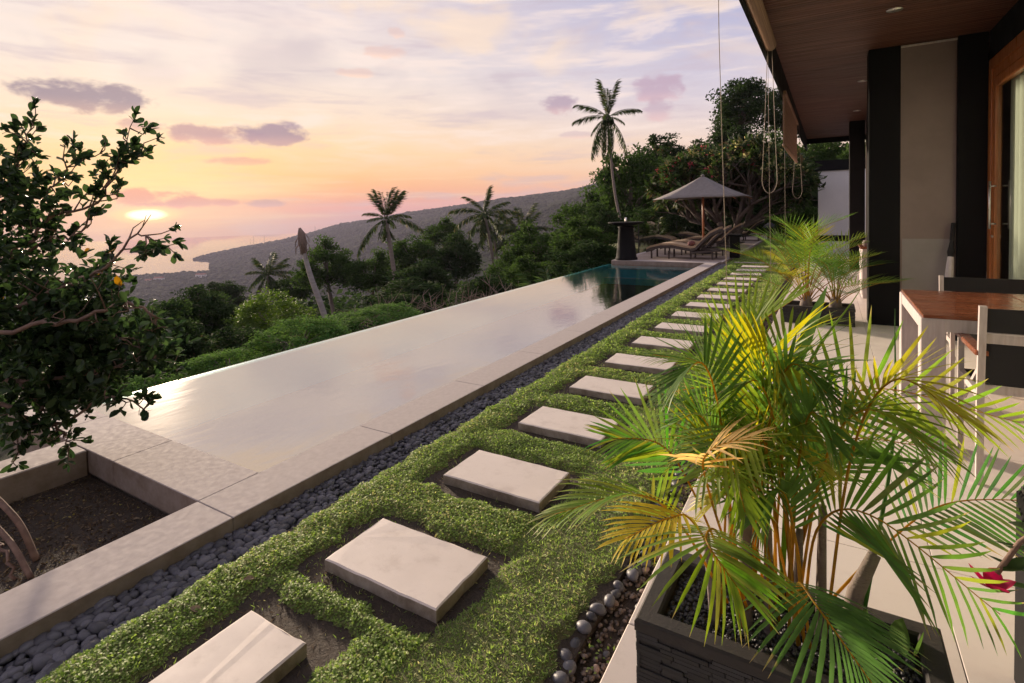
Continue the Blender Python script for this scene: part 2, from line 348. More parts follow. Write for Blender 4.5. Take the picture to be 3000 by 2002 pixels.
M['leaf_fore'] = leafmat('leaf_fore', (.015, .033, .014), (.060, .102, .036), (.32, .16, .03), .35, .30, warmth=.05)
M['leaf_cover'] = leafmat('leaf_cover', (.14, .23, .05), (.42, .55, .16), (.62, .56, .26), .4, .6, warmth=.2)
M['grass'] = leafmat('grass', (.17, .27, .065), (.43, .56, .18), (.60, .55, .30), .4, .6, warmth=.18)
M['far_leaf'] = leafmat('far_leaf', (.022, .032, .018), (.042, .052, .030), None, .1, 1.0)
M['palm_leaf'] = leafmat('palm_leaf', (.020, .040, .014), (.065, .095, .028), (.16, .12, .05), .3, warmth=.2)
M['areca'] = leafmat('areca', None, None, objcol=True, trans=.5, rough=.42)
M['petal_pale'] = leafmat('petal_pale', (.40, .38, .14), (.60, .55, .28), None, .3)
M['petal_pink'] = leafmat('petal_pink', (.45, .07, .10), (.60, .14, .16), None, .3)
M['petal_red'] = leafmat('petal_red', (.42, .02, .075), (.60, .05, .14), None, .35)
M['litter'] = leafmat('litter', (.10, .07, .045), (.28, .22, .15), (.40, .35, .10), .1, .8, warmth=.1)

def glass_mat():
    m, t, out = new_mat('window_glass')
    g = t.node('ShaderNodeBsdfGlossy'); g.inputs['Roughness'].default_value = .01
    tr = t.node('ShaderNodeBsdfTransparent'); tr.inputs[0].default_value = (.82, .86, .84, 1)
    lw = t.node('ShaderNodeLayerWeight'); lw.inputs[0].default_value = .5
    mx = t.node('ShaderNodeMixShader'); t.l.new(t.m('MULTIPLY_ADD', t.m('POWER', lw.outputs['Facing'], 5.0), .6, .04), mx.inputs[0]); t.l.new(tr.outputs[0], mx.inputs[1]); t.l.new(g.outputs[0], mx.inputs[2])
    t.l.new(mx.outputs[0], out.inputs[0]); return m
M['glass'] = glass_mat()
def water_mat():
    m, t, out = new_mat('pool_water')
    pos = t.node('ShaderNodeNewGeometry').outputs['Position']
    n1 = t.noise(t.vmul(pos, (1, .45, 1)), 5.0, 3, .5, .6); n2 = t.noise(t.vmul(pos, (1, .6, 1)), 22, 3, .5)
    patch = t.ss(t.noise(pos, .55, 2), .42, .68)
    hgt = t.m('ADD', n1, t.m('MULTIPLY', t.m('MULTIPLY', n2, patch), .35))
    bn = t.node('ShaderNodeBump'); bn.inputs['Strength'].default_value = .16; bn.inputs['Distance'].default_value = .012; t.l.new(hgt, bn.inputs['Height'])
    g = t.node('ShaderNodeBsdfGlossy'); g.inputs['Roughness'].default_value = .06; g.inputs[0].default_value = (1, .955, .90, 1); t.l.new(bn.outputs[0], g.inputs['Normal'])
    tr = t.node('ShaderNodeBsdfTransparent'); tr.inputs[0].default_value = (.68, .95, .97, 1)
    fr = t.node('ShaderNodeFresnel'); fr.inputs[0].default_value = 1.7; t.l.new(bn.outputs[0], fr.inputs['Normal'])
    fac = t.mr(fr.outputs[0], 0, 1, .50, .84)
    mx = t.node('ShaderNodeMixShader'); t.l.new(fac, mx.inputs[0]); t.l.new(tr.outputs[0], mx.inputs[1]); t.l.new(g.outputs[0], mx.inputs[2])
    t.l.new(mx.outputs[0], out.inputs[0]); return m
M['water'] = water_mat()
def sea_mat():
    m, t, out = new_mat('sea_water')
    b = t.node('ShaderNodeBsdfPrincipled'); t.l.new(b.outputs[0], out.inputs[0])
    b.inputs['Base Color'].default_value = (.16, .13, .14, 1); b.inputs['Roughness'].default_value = .02; b.inputs['IOR'].default_value = 1.33
    return m
M['sea'] = sea_mat()

# ================================================================== THE SETTING
SEA = -120.0
tag(MB().lathe([(4300, -3), (4300, 0)], (0, 0, SEA), 128).build('sea', M['sea']), kind='structure')
# hills and shore: one sheet laid out in rings round the garden
ridge = [(-1626, 782, -119.9), (-1668, 882, -112.9), (-1693, 959, -101.5), (-1718, 1067, -91.7), (-1663, 1131, -76.6), (-1628, 1173, -68.1), (-1538, 1274, -36.8), (-1499, 1318, -20.4), (-1346, 1333, -4.8), (-1199, 1343, 14.2), (-1060, 1349, 27.4), (-917, 1334, 39.1), (-783, 1313, 45.4), (-659, 1286, 51.8), (-545, 1254, 61.4), (-481, 1232, 72.8), (-382, 1168, 84.5), (-285, 1089, 91.9), (-164, 956, 92.3)]
ra = np.array([math.degrees(math.atan2(x, y)) for x, y, z in ridge]); rd = np.array([math.hypot(x, y) for x, y, z in ridge]); rz = np.array([z for x, y, z in ridge]) - 7
VA = [-180, -58, -48, -38, -27, -20, -10, 0, 180]; VZ = [-117, -117, -95, -70, -45, -25, -6, -2, -2]; VD = [1000, 1000, 700, 450, 300, 200, 100, 60, 60]
def fbm(x, y, s, seed=0):
    v = 0; a = 1
    for i in range(4):
        f = s * 2 ** i
        v = v + a * (np.sin(x * f + seed + i * 1.7 + 1.3 * np.sin(y * f * .7 + i)) * np.cos(y * f * 1.1 + seed * .7 + i * 2.1 + 1.1 * np.sin(x * f * .6)))
        a *= .5
    return v
def hill_z(X, Y):
    X = np.asarray(X, float); Y = np.asarray(Y, float)
    a = np.degrees(np.arctan2(X, Y)); D = np.hypot(X, Y)
    Rr = np.interp(a, ra, rd, left=1950, right=700); Rz = np.interp(a, ra, rz, left=-140, right=60); Rz = np.where(a < ra[0], -140, Rz)
    Rz = np.where(a > 20, np.interp(a, [20, 60], [60, 30]), Rz)
    vd = np.interp(a, VA, VD); vz = np.interp(a, VA, VZ)
    t = np.clip((D - 40) / (vd - 40), 0, 1); own = -8 + (vz + 8) * (1 - (1 - t) ** 1.6)
    bay = (a < -60.6)
    s0 = np.where(bay, np.maximum(vd, Rr - 200), vd)
    t2 = np.clip((D - s0) / np.maximum(Rr - s0, 1), 0, 1); t2 = t2 * t2 * (3 - 2 * t2) * .5 + t2 * .5
    z = own + (Rz - vz) * np.where(D > s0, t2, 0)
    wat = np.clip((D - 1400) / 60, 0, 1) * np.clip((s0 - D) / 20, 0, 1) * bay
    z = np.where(bay & (D > 1400) & (D < s0), -117 - 8 * np.clip((D - 1400) / 60, 0, 1), z)
    z = np.where(bay & (D >= s0), -125 + (Rz + 125) * t2, z)
    t3 = np.clip((D - Rr) / 500, 0, 1); z = np.where(D > Rr, Rz + (-135 - Rz) * t3, z)
    amp = np.clip((D - 150) / 500, 0, 1) * np.clip((z + 118) / 25, 0, 1)
    z = z + amp * 7 * fbm(X, Y, .009) * np.clip(1 - np.abs(D - Rr) / 400 * 0 , 0, 1) * np.where(np.abs(D - Rr) < 150, .35, 1)
    # the garden's own bank just below the pool
    e = np.maximum(0, -5.35 - X)
    near = np.where(X < -5.35, -1.5 - .34 * e, -.55) + np.where(X < -5.35, .25 * fbm(X, Y, .5, 3), 0)
    near = np.where((X > -5.35) & (Y > 30), -.55 + (Y - 30) * .06, near)
    w = np.clip((D - 30) / 50, 0, 1); w = w * w * (3 - 2 * w)
    return near * (1 - w) + z * w
NA, NRr = 620, 150
aa = np.radians(np.concatenate([np.linspace(-180, -82, 50), np.linspace(-81, 5, NA - 110), np.linspace(6.5, 180, 60)])); na = len(aa)
rr = np.concatenate([[2], np.geomspace(4, 2700, NRr)]); nr = len(rr)
AA, RR = np.meshgrid(aa, rr, indexing='ij'); TX = RR * np.sin(AA); TY = RR * np.cos(AA); TZ = hill_z(TX, TY)
idx = np.arange(na * nr).reshape(na, nr)
F = np.stack([idx[:-1, :-1], idx[1:, :-1], idx[1:, 1:], idx[:-1, 1:]], -1).reshape(-1, 4)
me = np_mesh('hills', np.stack([TX, TY, TZ], -1), F[:, ::-1], M['terrain'], True)
me.materials.append(M['nearslope']); dist = np.repeat(rr[None, :-1], na - 1, 0).ravel(); me.polygons.foreach_set('material_index', (dist < 90).astype(np.int32))
tag(link('hills', me), kind='structure')

# far wood on the hills
ico = bmesh.new(); bmesh.ops.create_icosphere(ico, subdivisions=1, radius=1); IV = np.array([v.co[:] for v in ico.verts]); IF = np.array([[v.index for v in f.verts] for f in ico.faces]); ico.free()
ico = bmesh.new(); bmesh.ops.create_icosphere(ico, subdivisions=2, radius=1); IV2 = np.array([v.co[:] for v in ico.verts]); IF2 = np.array([[v.index for v in f.verts] for f in ico.faces]); ico.free()
def blobs(name, pts, rad, mat, squash=.8, jitter=.25):
    n = len(pts); k = len(IV)
    V = IV[None] * (1 + jitter * rng.normal(size=(n, k, 1))) * rad[:, None, None]; V[:, :, 2] *= squash
    V = V + pts[:, None, :]; Fc = IF[None] + (np.arange(n) * k)[:, None, None]
    return np_mesh(name, V.reshape(-1, 3), Fc.reshape(-1, 3), mat, True, np.repeat(rng.random(n), k) * .6 + rng.random(n * k) * .4)
a = R(-82) + rng.random(38000) * R(84); u = rng.random(38000)
Rm = np.interp(np.degrees(a), ra, rd, left=1400, right=900) + 25
D = 260 + (Rm - 260) * np.sqrt(u); X = D * np.sin(a); Y = D * np.cos(a); Z = hill_z(X, Y)
ok = Z > SEA + .8; X, Y, Z, D = X[ok], Y[ok], Z[ok], D[ok]
rad = (2.2 + 3.6 * rng.random(len(X)) ** 1.5) * np.clip(D / 900, .55, 1.1)
o = link('far_forest', blobs('far_forest', np.stack([X, Y, Z + rad * .2], -1), rad, M['far_leaf'], .62, .12)); tag(o, 'distant tree cover spread over the hazy hills', 'forest', kind='stuff')

# ------------------------------------------------------------------ pool
WL = -.1; PX0, PX1, PY0, PY1 = -5.10, -2.664, 1.71, 13.80
pool = empty('swimming_pool', (0, 0, 0), 0, 'long infinity pool with pale stone coping and sky reflecting water', 'pool')
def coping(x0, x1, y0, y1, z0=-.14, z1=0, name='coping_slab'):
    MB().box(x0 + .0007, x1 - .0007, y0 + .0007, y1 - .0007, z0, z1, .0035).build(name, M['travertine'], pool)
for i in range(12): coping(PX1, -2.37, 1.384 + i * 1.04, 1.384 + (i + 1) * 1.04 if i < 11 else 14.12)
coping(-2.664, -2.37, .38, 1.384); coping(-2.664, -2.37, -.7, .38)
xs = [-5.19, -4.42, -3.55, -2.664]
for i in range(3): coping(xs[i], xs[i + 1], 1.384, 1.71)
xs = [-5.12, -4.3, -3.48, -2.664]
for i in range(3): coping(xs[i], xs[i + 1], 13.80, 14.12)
# walls under the coping and the basin
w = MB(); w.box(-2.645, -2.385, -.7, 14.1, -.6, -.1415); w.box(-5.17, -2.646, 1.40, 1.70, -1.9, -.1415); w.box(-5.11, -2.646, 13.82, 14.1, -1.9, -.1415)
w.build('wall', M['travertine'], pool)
MB().box(-5.20, PX0 + .001, 1.72, 13.79, -2.6, WL - .006).build('overflow_wall', M['pool_tile'], pool)
b = MB(); b.box(PX0, PX1 + .02, PY0, PY1, -1.55, -1.5); b.box(-2.66, -2.646, PY0, PY1, -1.5, -.1416); b.box(PX0 + .002, PX1, 1.701, 1.715, -1.5, -.1416); b.box(PX0 + .002, PX1, 13.80, 13.818, -1.5, -.1416)
b.build('basin', M['pool_tile'], pool)
for i in range(4):
    MB().box(PX0 + .01, PX1 - .004, 13.78 - .32 * (i + 1), 13.78 - .32 * i, -1.49, -.20 - .2 * i).build('step', M['pool_tile'], pool)
    MB().box(PX0 + .012, PX1 - .006, 13.78 - .32 * (i + 1) - .004, 13.78 - .32 * (i + 1) + .07, -.2 - .2 * i + .001, -.19 - .2 * i).build('step_nosing', M['pool_step'], pool)
m_ = MB(); m_.v = [(-5.195, 1.712, WL), (-2.661, 1.712, WL), (-2.661, 13.798, WL), (-5.195, 13.798, WL)]; m_.f = [(0, 1, 2, 3)]
m_.build('water', M['water'], pool)

# the square tree bed beside the pool
bed = empty('tree_bed', (0, 0, 0), 0, 'low stone edged bed of bare leaf strewn soil under the leafy tree', 'planting bed')
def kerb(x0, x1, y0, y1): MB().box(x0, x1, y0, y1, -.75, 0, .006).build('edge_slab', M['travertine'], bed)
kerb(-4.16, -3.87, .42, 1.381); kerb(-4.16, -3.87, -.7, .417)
link('soil', MB().box(-3.87, -2.646, -.7, 1.383, -.5, -.155).mesh('soil', M['soil']), bed)
n = 7000; C = np.stack([-3.86 + rng.random(n) * 1.19, -.1 + rng.random(n) * 1.47, np.full(n, -.153)], -1); Dv = rand_dirs(n); Dv[:, 2] *= .3; Nn = unit(np.array([0, 0, 1.]) + .7 * rng.normal(size=(n, 3)))
V, F = leaf_quads(C, Dv, Nn, .008 + .034 * rng.random(n) ** 3, .005 + .014 * rng.random(n) ** 3)
tag(link('leaf_litter', np_mesh('leaf_litter', V, F, M['litter'], False, np.repeat(rng.random(n) ** 2, 4)), bed), kind='stuff')
tag(MB().box(-5.19, -4.163, .2, 1.383, -1.9, -.62).build('bank_step', M['travertine']), 'stone retaining wall below the corner of the pool', 'wall')

# ------------------------------------------------------------------ garden ground
tag(MB().box(-2.13, -.70, -1.2, 14.3, -.5, -.050).build('garden_soil', M['soil']), kind='structure')
SP = .783; STONES = [(-1.757, -1.177, 1.39 + SP * k, 1.72 + SP * k) for k in range(16)]
rs = random.Random(3)
names = ['second', 'third', 'fourth', 'fifth', 'sixth', 'seventh', 'eighth', 'ninth', 'tenth', 'eleventh', 'twelfth', 'thirteenth', 'fourteenth', 'fifteenth', 'sixteenth', 'seventeenth']
def slab(x0, x1, y0, y1, label, rot):
    cx, cy = (x0 + x1) / 2, (y0 + y1) / 2; hx, hy = (x1 - x0) / 2, (y1 - y0) / 2
    n = 10; bm = bmesh.new(); jr = lambda s: s * (rs.random() - .5)
    mb = MB(); loop = []
    for i in range(n): loop.append((-hx + 2 * hx * i / n + jr(.004), -hy + jr(.005)))
    for i in range(n // 2 + 1): loop.append((hx + jr(.005), -hy + 2 * hy * i / (n // 2 + 1) + jr(.004)))
    for i in range(n): loop.append((hx - 2 * hx * i / n + jr(.004), hy + jr(.005)))
    for i in range(n // 2 + 1): loop.append((-hx + jr(.005), hy - 2 * hy * i / (n // 2 + 1) + jr(.004)))
    k = len(loop)
    for z, s in ((-.10, .99), (-.012, 1), (-.004, .996), (0, .985)):
        for (x, y) in loop: mb.v.append((x * s if s != .985 else x * (1 - .007 / hx), y * s if s != .985 else y * (1 - .007 / hy), z + (jr(.002) if z == 0 else 0)))
    for r_ in range(3):
        for i in range(k): mb.f.append((r_ * k + i, r_ * k + (i + 1) % k, (r_ + 1) * k + (i + 1) % k, (r_ + 1) * k + i))
    mb.f.append(tuple(3 * k + i for i in range(k)))
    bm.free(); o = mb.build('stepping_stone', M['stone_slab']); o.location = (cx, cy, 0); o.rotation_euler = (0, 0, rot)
    return tag(o, label, 'stepping stone', 'stepping stones across the lawn')
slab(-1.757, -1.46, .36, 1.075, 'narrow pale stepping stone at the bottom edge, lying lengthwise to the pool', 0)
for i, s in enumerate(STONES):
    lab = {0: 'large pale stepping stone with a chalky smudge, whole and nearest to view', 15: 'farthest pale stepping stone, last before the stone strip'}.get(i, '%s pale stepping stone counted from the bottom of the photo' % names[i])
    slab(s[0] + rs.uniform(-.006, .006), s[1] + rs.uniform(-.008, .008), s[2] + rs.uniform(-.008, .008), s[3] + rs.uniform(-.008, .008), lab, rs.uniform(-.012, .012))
tag(MB().box(-.699, -.581, -1.2, 14.3, -.5, -.082).build('border_soil', M['soil']), kind='structure')
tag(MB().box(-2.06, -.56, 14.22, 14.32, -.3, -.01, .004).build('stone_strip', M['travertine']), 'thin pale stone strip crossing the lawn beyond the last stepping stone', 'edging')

# turf and creeping cover: raised cushion with bare pits round each stone
def pit(x, y):
    """0 in the bare pit round a stone, 1 on the cushion"""
    e = .022 * fbm(x, y, 14, 1) + .012 * fbm(x, y, 37, 5)
    d_ = np.full(np.shape(x), 9.)
    for (x0, x1, y0, y1) in STONES:
        q = np.maximum(np.maximum((x0 - .105) - x, x - (x1 + .045)), np.maximum((y0 - .06) - y, y - (y1 + .085)))
        d_ = np.minimum(d_, q)
    q = np.maximum(np.maximum(-1.86 - x, x + 1.385), np.maximum(.2 - y, y - 1.20)); d_ = np.minimum(d_, q)
    d_ = np.minimum(d_, x + 2.135); d_ = np.minimum(d_, -.735 - x + .03 * fbm(x, y, 4, 2)); d_ = np.minimum(d_, 14.2 - y)
    return np.clip((d_ + e) / .06, 0, 1)
def cush_z(x, y):
    p = pit(x, y); flat = np.clip((x + 1.2) / .1, 0, 1)
    return -.058 + p ** .5 * (.027 - .001 * flat + .006 * fbm(x, y, 9, 4))
gx = np.arange(-2.14, -.70, .018); gy = np.concatenate([np.arange(.1, 5, .018), np.arange(5, 14.25, .05)])
GX, GY = np.meshgrid(gx, gy, indexing='ij'); GZ = cush_z(GX, GY)
ids = np.arange(GX.size).reshape(GX.shape); F = np.stack([ids[:-1, :-1], ids[1:, :-1], ids[1:, 1:], ids[:-1, 1:]], -1).reshape(-1, 4)
pc = pit(GX, GY); keep = (pc.ravel()[F].max(1) > 0)
tag(link('turf', np_mesh('turf', np.stack([GX, GY, GZ], -1), F[keep], M['moundbase'], True)), kind='structure')
def scatter(n, x0, x1, y0, y1, pmin=.12):
    x = x0 + (x1 - x0) * rng.random(n); y = y0 + (y1 - y0) * rng.random(n); p = pit(x, y); k = p > pmin
    return x[k], y[k], p[k]
parts = []
for (y0, y1, dens, ls) in ((.3, 1.7, 28000, .76), (1.7, 3.0, 22000, .82), (3.0, 5.0, 9000, 1.2), (5.0, 8.5, 3200, 1.8), (8.5, 14.2, 1600, 2.6)):
    x, y, p = scatter(int(dens * .97 * (y1 - y0)), -2.13, -1.16, y0, y1, .05); n = len(x)
    z = cush_z(x, y) + .014 * rng.random(n) * p
    Nn = unit(np.stack([.42 * rng.normal(size=n) - .12, .42 * rng.normal(size=n), np.ones(n)], -1)); Dv = rand_dirs(n); Dv[:, 2] *= .3
    V, F = leaf_quads(np.stack([x, y, z], -1), Dv, Nn, ls * (.009 + .009 * rng.random(n)), ls * (.008 + .007 * rng.random(n)), .12)
    brown = np.clip(fbm(x, y, 2.3, 8) * .28, -.15, .4)
    parts.append((V, F, np.repeat(np.clip(rng.random(n) * .86 + brown * rng.random(n), 0, 1), 4)))
def merge(parts):
    off = 0; Vs, Fs, Ts = [], [], []
    for V, F, T in parts: Vs.append(V); Fs.append(F + off); Ts.append(T); off += len(V)
    return np.concatenate(Vs), np.concatenate(Fs), np.concatenate(Ts)
n = 5200; x = -.73 + .14 * rng.random(n); y = .7 + 6 * rng.random(n); k = fbm(x, y, 5, 14) + .4 * rng.normal(size=n) > .3; x, y = x[k], y[k]; n = len(x)
V, F = leaf_quads(np.stack([x, y, -.062 + .022 * rng.random(n)], -1), rand_dirs(n) * np.array([1, 1, .3]), unit(rng.normal(size=(n, 3)) * .45 + np.array([0, 0, 1.])), .008 + .010 * rng.random(n), .007 + .006 * rng.random(n), .12)
parts.append((V, F, np.repeat(rng.random(n) * .9, 4)))
V, F, T = merge(parts)
tag(link('ground_cover', np_mesh('ground_cover', V, F, M['leaf_cover'], False, T)), 'small round leaved creeping cover in cushions round the stepping stones', 'ground cover', kind='stuff')
parts = []
for (x0, x1, y0, y1, dens, hs) in ((-1.19, -.71, .5, 2.2, 42000, 1), (-1.19, -.71, 2.2, 4.5, 18000, 1.25), (-1.19, -.71, 4.5, 14.2, 4500, 2.0), (-2.13, -1.16, .2, 1.3, 5200, 1.2), (-2.13, -1.16, 1.3, 4.5, 5000, 1.1), (-2.13, -1.16, 4.5, 14.2, 2400, 2.0), (-2.28, -.58, 14.4, 32, 2200, 2.6)):
    if y0 > 14: n = int(dens * (x1 - x0) * (y1 - y0)); x = x0 + (x1 - x0) * rng.random(n); y = y0 + (y1 - y0) * rng.random(n); z = np.full(n, -.07)
    else: x, y, p = scatter(int(dens * (x1 - x0) * (y1 - y0)), x0, x1, y0, y1, .25); z = cush_z(x, y) - .004
    n = len(x); Dv = unit(np.stack([rng.normal(size=n), rng.normal(size=n), .25 + .5 * rng.random(n)], -1)); Nn = unit(rng.normal(size=(n, 3)) * .5 + np.array([0, 0, 1.]))
    V, F = leaf_quads(np.stack([x, y, z], -1), Dv, Nn, hs * (.010 + .013 * rng.random(n)), hs * (.003 + .0025 * rng.random(n)), .1)
    parts.append((V, F, np.repeat(np.clip(rng.random(n) ** 1.2 + .22 * fbm(x, y, 5, 9) * rng.random(n), 0, 1), 4)))
n = 16000; x = -1.95 + .85 * rng.random(n); y = .4 + 7 * rng.random(n); pp = pit(x, y); k = (pp < .12) & (fbm(x, y, 6, 12) + .5 * rng.normal(size=n) > .35); x, y = x[k], y[k]; n = len(x)
Dv = unit(np.stack([.6 * rng.normal(size=n), .6 * rng.normal(size=n), .4 + .6 * rng.random(n)], -1)); V, F = leaf_quads(np.stack([x, y, np.full(n, -.05)], -1), Dv, rand_dirs(n), .010 + .016 * rng.random(n), .0018 + .002 * rng.random(n), .1)
parts.append((V, F, np.repeat(rng.random(n), 4)))
V, F, T = merge(parts)
tag(link('grass', np_mesh('grass', V, F, M['grass'], False, T)), 'short clipped lawn grass between the stones and the terrace', 'grass', kind='stuff')
tag(MB().box(-2.298, -.56, 14.33, 34, -.3, -.07).build('far_lawn', M['lawn_far']), kind='structure')
# tufts and straws in the pits
n = 2600; x = -2.0 + .9 * rng.random(n); y = .4 + 5 * rng.random(n); k = pit(x, y) < .1; x, y = x[k], y[k]; n = len(x)
Dv = unit(np.stack([rng.normal(size=n), rng.normal(size=n), .5 * rng.random(n)], -1))
V, F = leaf_quads(np.stack([x, y, np.full(n, -.048)], -1), Dv, rand_dirs(n), .01 + .025 * rng.random(n), .002 + .003 * rng.random(n))
tag(link('dry_straw', np_mesh('dry_straw', V, F, M['litter'], False, np.repeat(rng.random(n), 4))), 'dry straws and crumbs lying on the bare soil round the stones', 'litter', kind='stuff')

# pebbles
def pebble_mesh(seed, sub2=True):
    r = np.random.default_rng(seed); V = (IV2 if sub2 else IV).copy(); F = IF2 if sub2 else IF
    f = r.normal(size=(3, 3)) * .9
    V = V * (1 + .08 * np.sin(V @ f[0] * 1.6 + 1) + .06 * np.sin(V @ f[1] * 2.3))[:, None]
    V = V * np.array([1, .72 + .12 * r.random(), .5 + .12 * r.random()])
    return V, F
bed2 = empty('pebble_bed', (0, 0, 0)); tag(bed2, 'strip of dark grey river pebbles along the pool coping', 'pebbles')
bed3 = empty('pebble_border', (0, 0, 0)); tag(bed3, 'loose border of grey and brown pebbles between lawn and terrace edge', 'pebbles')
tag(MB().box(-2.384, -2.131, -.6, 14.2, -.3, -.098).build('pebble_soil', M['soil']), kind='structure')
PM = []
for s in range(6):
    V, F = pebble_mesh(s); PM.append(np_mesh('pebble', V, F, M['pebble'], True))
PMB = []
for s in range(3):
    V, F = pebble_mesh(20 + s); PMB.append(np_mesh('pebble', V, F, M['pebble_brown'], True))
cand = []
for layer in range(2):
    yy = .25
    while yy < 14.2:
        st = .025 if yy < 6 else (.026 if yy < 10 else .034); xx = -2.365
        while xx < -2.125:
            s = (.0135 + .018 * random.random() ** 1.5) * (1.0 if yy < 6 else st / .02)
            cand.append((xx + random.uniform(-.008, .008), yy + random.uniform(-.008, .008), -.090 + layer * .016 + random.uniform(-.004, .004), s))
            xx += st * 1.2
        yy += st * .98 * (1 if layer == 0 else 1.25)
cand = [c for c in cand if random.random() < .97]
near = sorted([c for c in cand if c[2] > -.082 and c[1] > .55], key=lambda c: math.hypot(c[0], c[1]))[:300]; ns = set(near)
for c in near:
    o = link('pebble', random.choice(PM), bed2, c[:3], (random.uniform(-.4, .4), random.uniform(-.4, .4), random.uniform(0, 6.28)), c[3] * random.uniform(.95, 1.25))
rest = [c for c in cand if c not in ns]
def pebble_mass(name, pts, parent, mat, seeds):
    out = []
    for lo, hi, hd in ((0, 4.5, True), (4.5, 99, False)):
        sel = [p for p in pts if lo <= p[1] < hi]
        if not sel: continue
        for sd in seeds:
            sub = sel[seeds.index(sd)::len(seeds)]
            if not sub: continue
            V0, F0 = pebble_mesh(sd, False); A = np.array(sub); n = len(A); th = rng.random(n) * 6.28; tx = rng.normal(size=n) * .25
            c_, s_ = np.cos(th), np.sin(th); V = np.repeat(V0[None], n, 0) * A[:, 3][:, None, None]
            Vz = V[:, :, 2] * np.cos(tx)[:, None] + V[:, :, 1] * np.sin(tx)[:, None]
            Vx = V[:, :, 0] * c_[:, None] - V[:, :, 1] * s_[:, None]; Vy = V[:, :, 0] * s_[:, None] + V[:, :, 1] * c_[:, None]
            V = np.stack([Vx, Vy, Vz], -1) + A[:, None, :3]
            Fc = F0[None] + (np.arange(n) * len(V0))[:, None, None]; out.append((V.reshape(-1, 3), Fc.reshape(-1, 3), np.zeros(n * len(V0))))
    V, F, T = merge(out); return tag(link(name, np_mesh(name, V, F, mat, True, T), parent), kind='stuff')
def pebble_mat_mass(name, c):
    m, t, out = new_mat(name); b = t.node('ShaderNodeBsdfPrincipled'); t.l.new(b.outputs[0], out.inputs[0])
    ri = t.node('ShaderNodeNewGeometry').outputs['Random Per Island']
    t.l.new(t.ramp(ri, [(0, (*[q * .55 for q in c], 1)), (.6, (*c, 1)), (1, (*[q * 1.6 for q in c], 1))]), b.inputs['Base Color'])
    b.inputs['Roughness'].default_value = .5; return m
M['pebble_mass'] = pebble_mat_mass('pebble_mass', (.10, .10, .116)); M['brown_mass'] = pebble_mat_mass('brown_mass', (.16, .12, .095)); M['gravel_mass'] = pebble_mat_mass('gravel_mass', (.035, .036, .042))
pebble_mass('pebbles', rest, bed2, M['pebble_mass'], [0, 1, 2, 3, 4, 5])
def edge_x(y): return -.735 + .03 * float(fbm(np.array(-.73), np.array(y), 4, 2))
big = []
for i in range(64):
    y = .9 + i * .055; big.append((edge_x(y) + .035 + random.uniform(-.012, .02), y + random.uniform(-.015, .015), -.062 + random.uniform(0, .02), random.uniform(.019, .031)))
for i in range(34): big.append((random.uniform(-.69, -.585), random.uniform(.9, 4), -.062, random.uniform(.013, .022)))
for q, c in enumerate(big): link('pebble', random.choice(PM if q < 64 or random.random() < .35 else PMB), bed3, c[:3], (random.uniform(-.3, .3), random.uniform(-.3, .3), random.uniform(0, 6.28)), c[3])
sm = [(random.uniform(-.70, -.572), random.uniform(.5, 9), -.080 + random.uniform(0, .016), random.uniform(.006, .013)) for i in range(3600)]
pebble_mass('gravel', sm, bed3, M['brown_mass'], [20, 21, 22])

# ------------------------------------------------------------------ terrace floor
tag(MB().box(-.579, 6, -3, 16.2, -.5, -.006).build('terrace_base', M['grout']), kind='structure')
TW = .62; floor_o = empty('terrace_floor'); tag(floor_o, 'pale cream tiled terrace floor under the roof', 'floor', kind='structure')
tile_m = {}
for ix in range(5):
    for iy in range(-2, 24):
        x0 = -.28 + ix * TW; y0 = iy * TW
        key = 'full'
        if key not in tile_m: tile_m[key] = MB().box(.0015, TW - .0015, .0015, TW - .0015, -.02, 0, .0015).mesh('tile', M['tile'])
        link('tile', tile_m[key], floor_o, (x0, y0, 0))
for iy in range(-2, 27):
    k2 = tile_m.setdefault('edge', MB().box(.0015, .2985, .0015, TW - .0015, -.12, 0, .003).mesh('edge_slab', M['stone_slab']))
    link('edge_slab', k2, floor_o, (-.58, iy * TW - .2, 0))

# ================================================================== HOUSE
house = empty('villa', (0, 0, 0), 0, 'low modern villa with dark pillars, timber soffit and wide eaves', 'house')
ZC = 3.1
MB().box(-.62, 6.2, -3, 16.1, ZC + .022, ZC + .2).build('roof_slab', M['black_render'], house)
sof = bpy.data.objects.new('soffit', MB().box(-.505, 6.1, -2.95, 16.05, ZC + .012, ZC + .021).mesh('soffit', M['black_render'])); COL.objects.link(sof); sof.parent = house
pk = MB().box(-.503, 1.6, .0, .051, 0, .011, .002).mesh('plank', M['mahogany'])
for i in range(270): link('plank', pk, sof, (0, -.2 + i * .06, ZC))
MB().box(-.535, -.505, -3, 16.12, 2.80, ZC + .26, .004).build('fascia', M['black_render'], house)
MB().box(-.505, 6.1, 16.08, 16.12, 2.98, ZC + .2).build('fascia', M['black_render'], house)
def pillar(x0, x1, y0, y1): MB().box(x0, x1, y0, y1, 0, ZC - .001, .006).build('pillar', M['black_render'], house)
pillar(.38, .672, 7.25, 7.56); pillar(.36, .63, 13.2, 13.5); pillar(1.152, 1.392, 7.20, 7.50)
MB().box(.672, 1.152, 7.26, 7.36, 0, ZC - .004).build('wall', M['taupe'], house)
MB().box(.69, 1.14, 7.252, 7.2595, 0, .98).build('wall_panel', M['greypanel'], house)
MB().box(.674, 1.15, 7.235, 7.2595, ZC - .03, ZC - .012).build('cornice_trim', M['white_wood'], house)
MB().box(.665, .76, 7.565, 13.19, 0, ZC - .004).build('wall', M['taupe'], house)
MB().box(.665, 6, 13.52, 13.6, 0, ZC - .004).build('wall', M['taupe'], house)
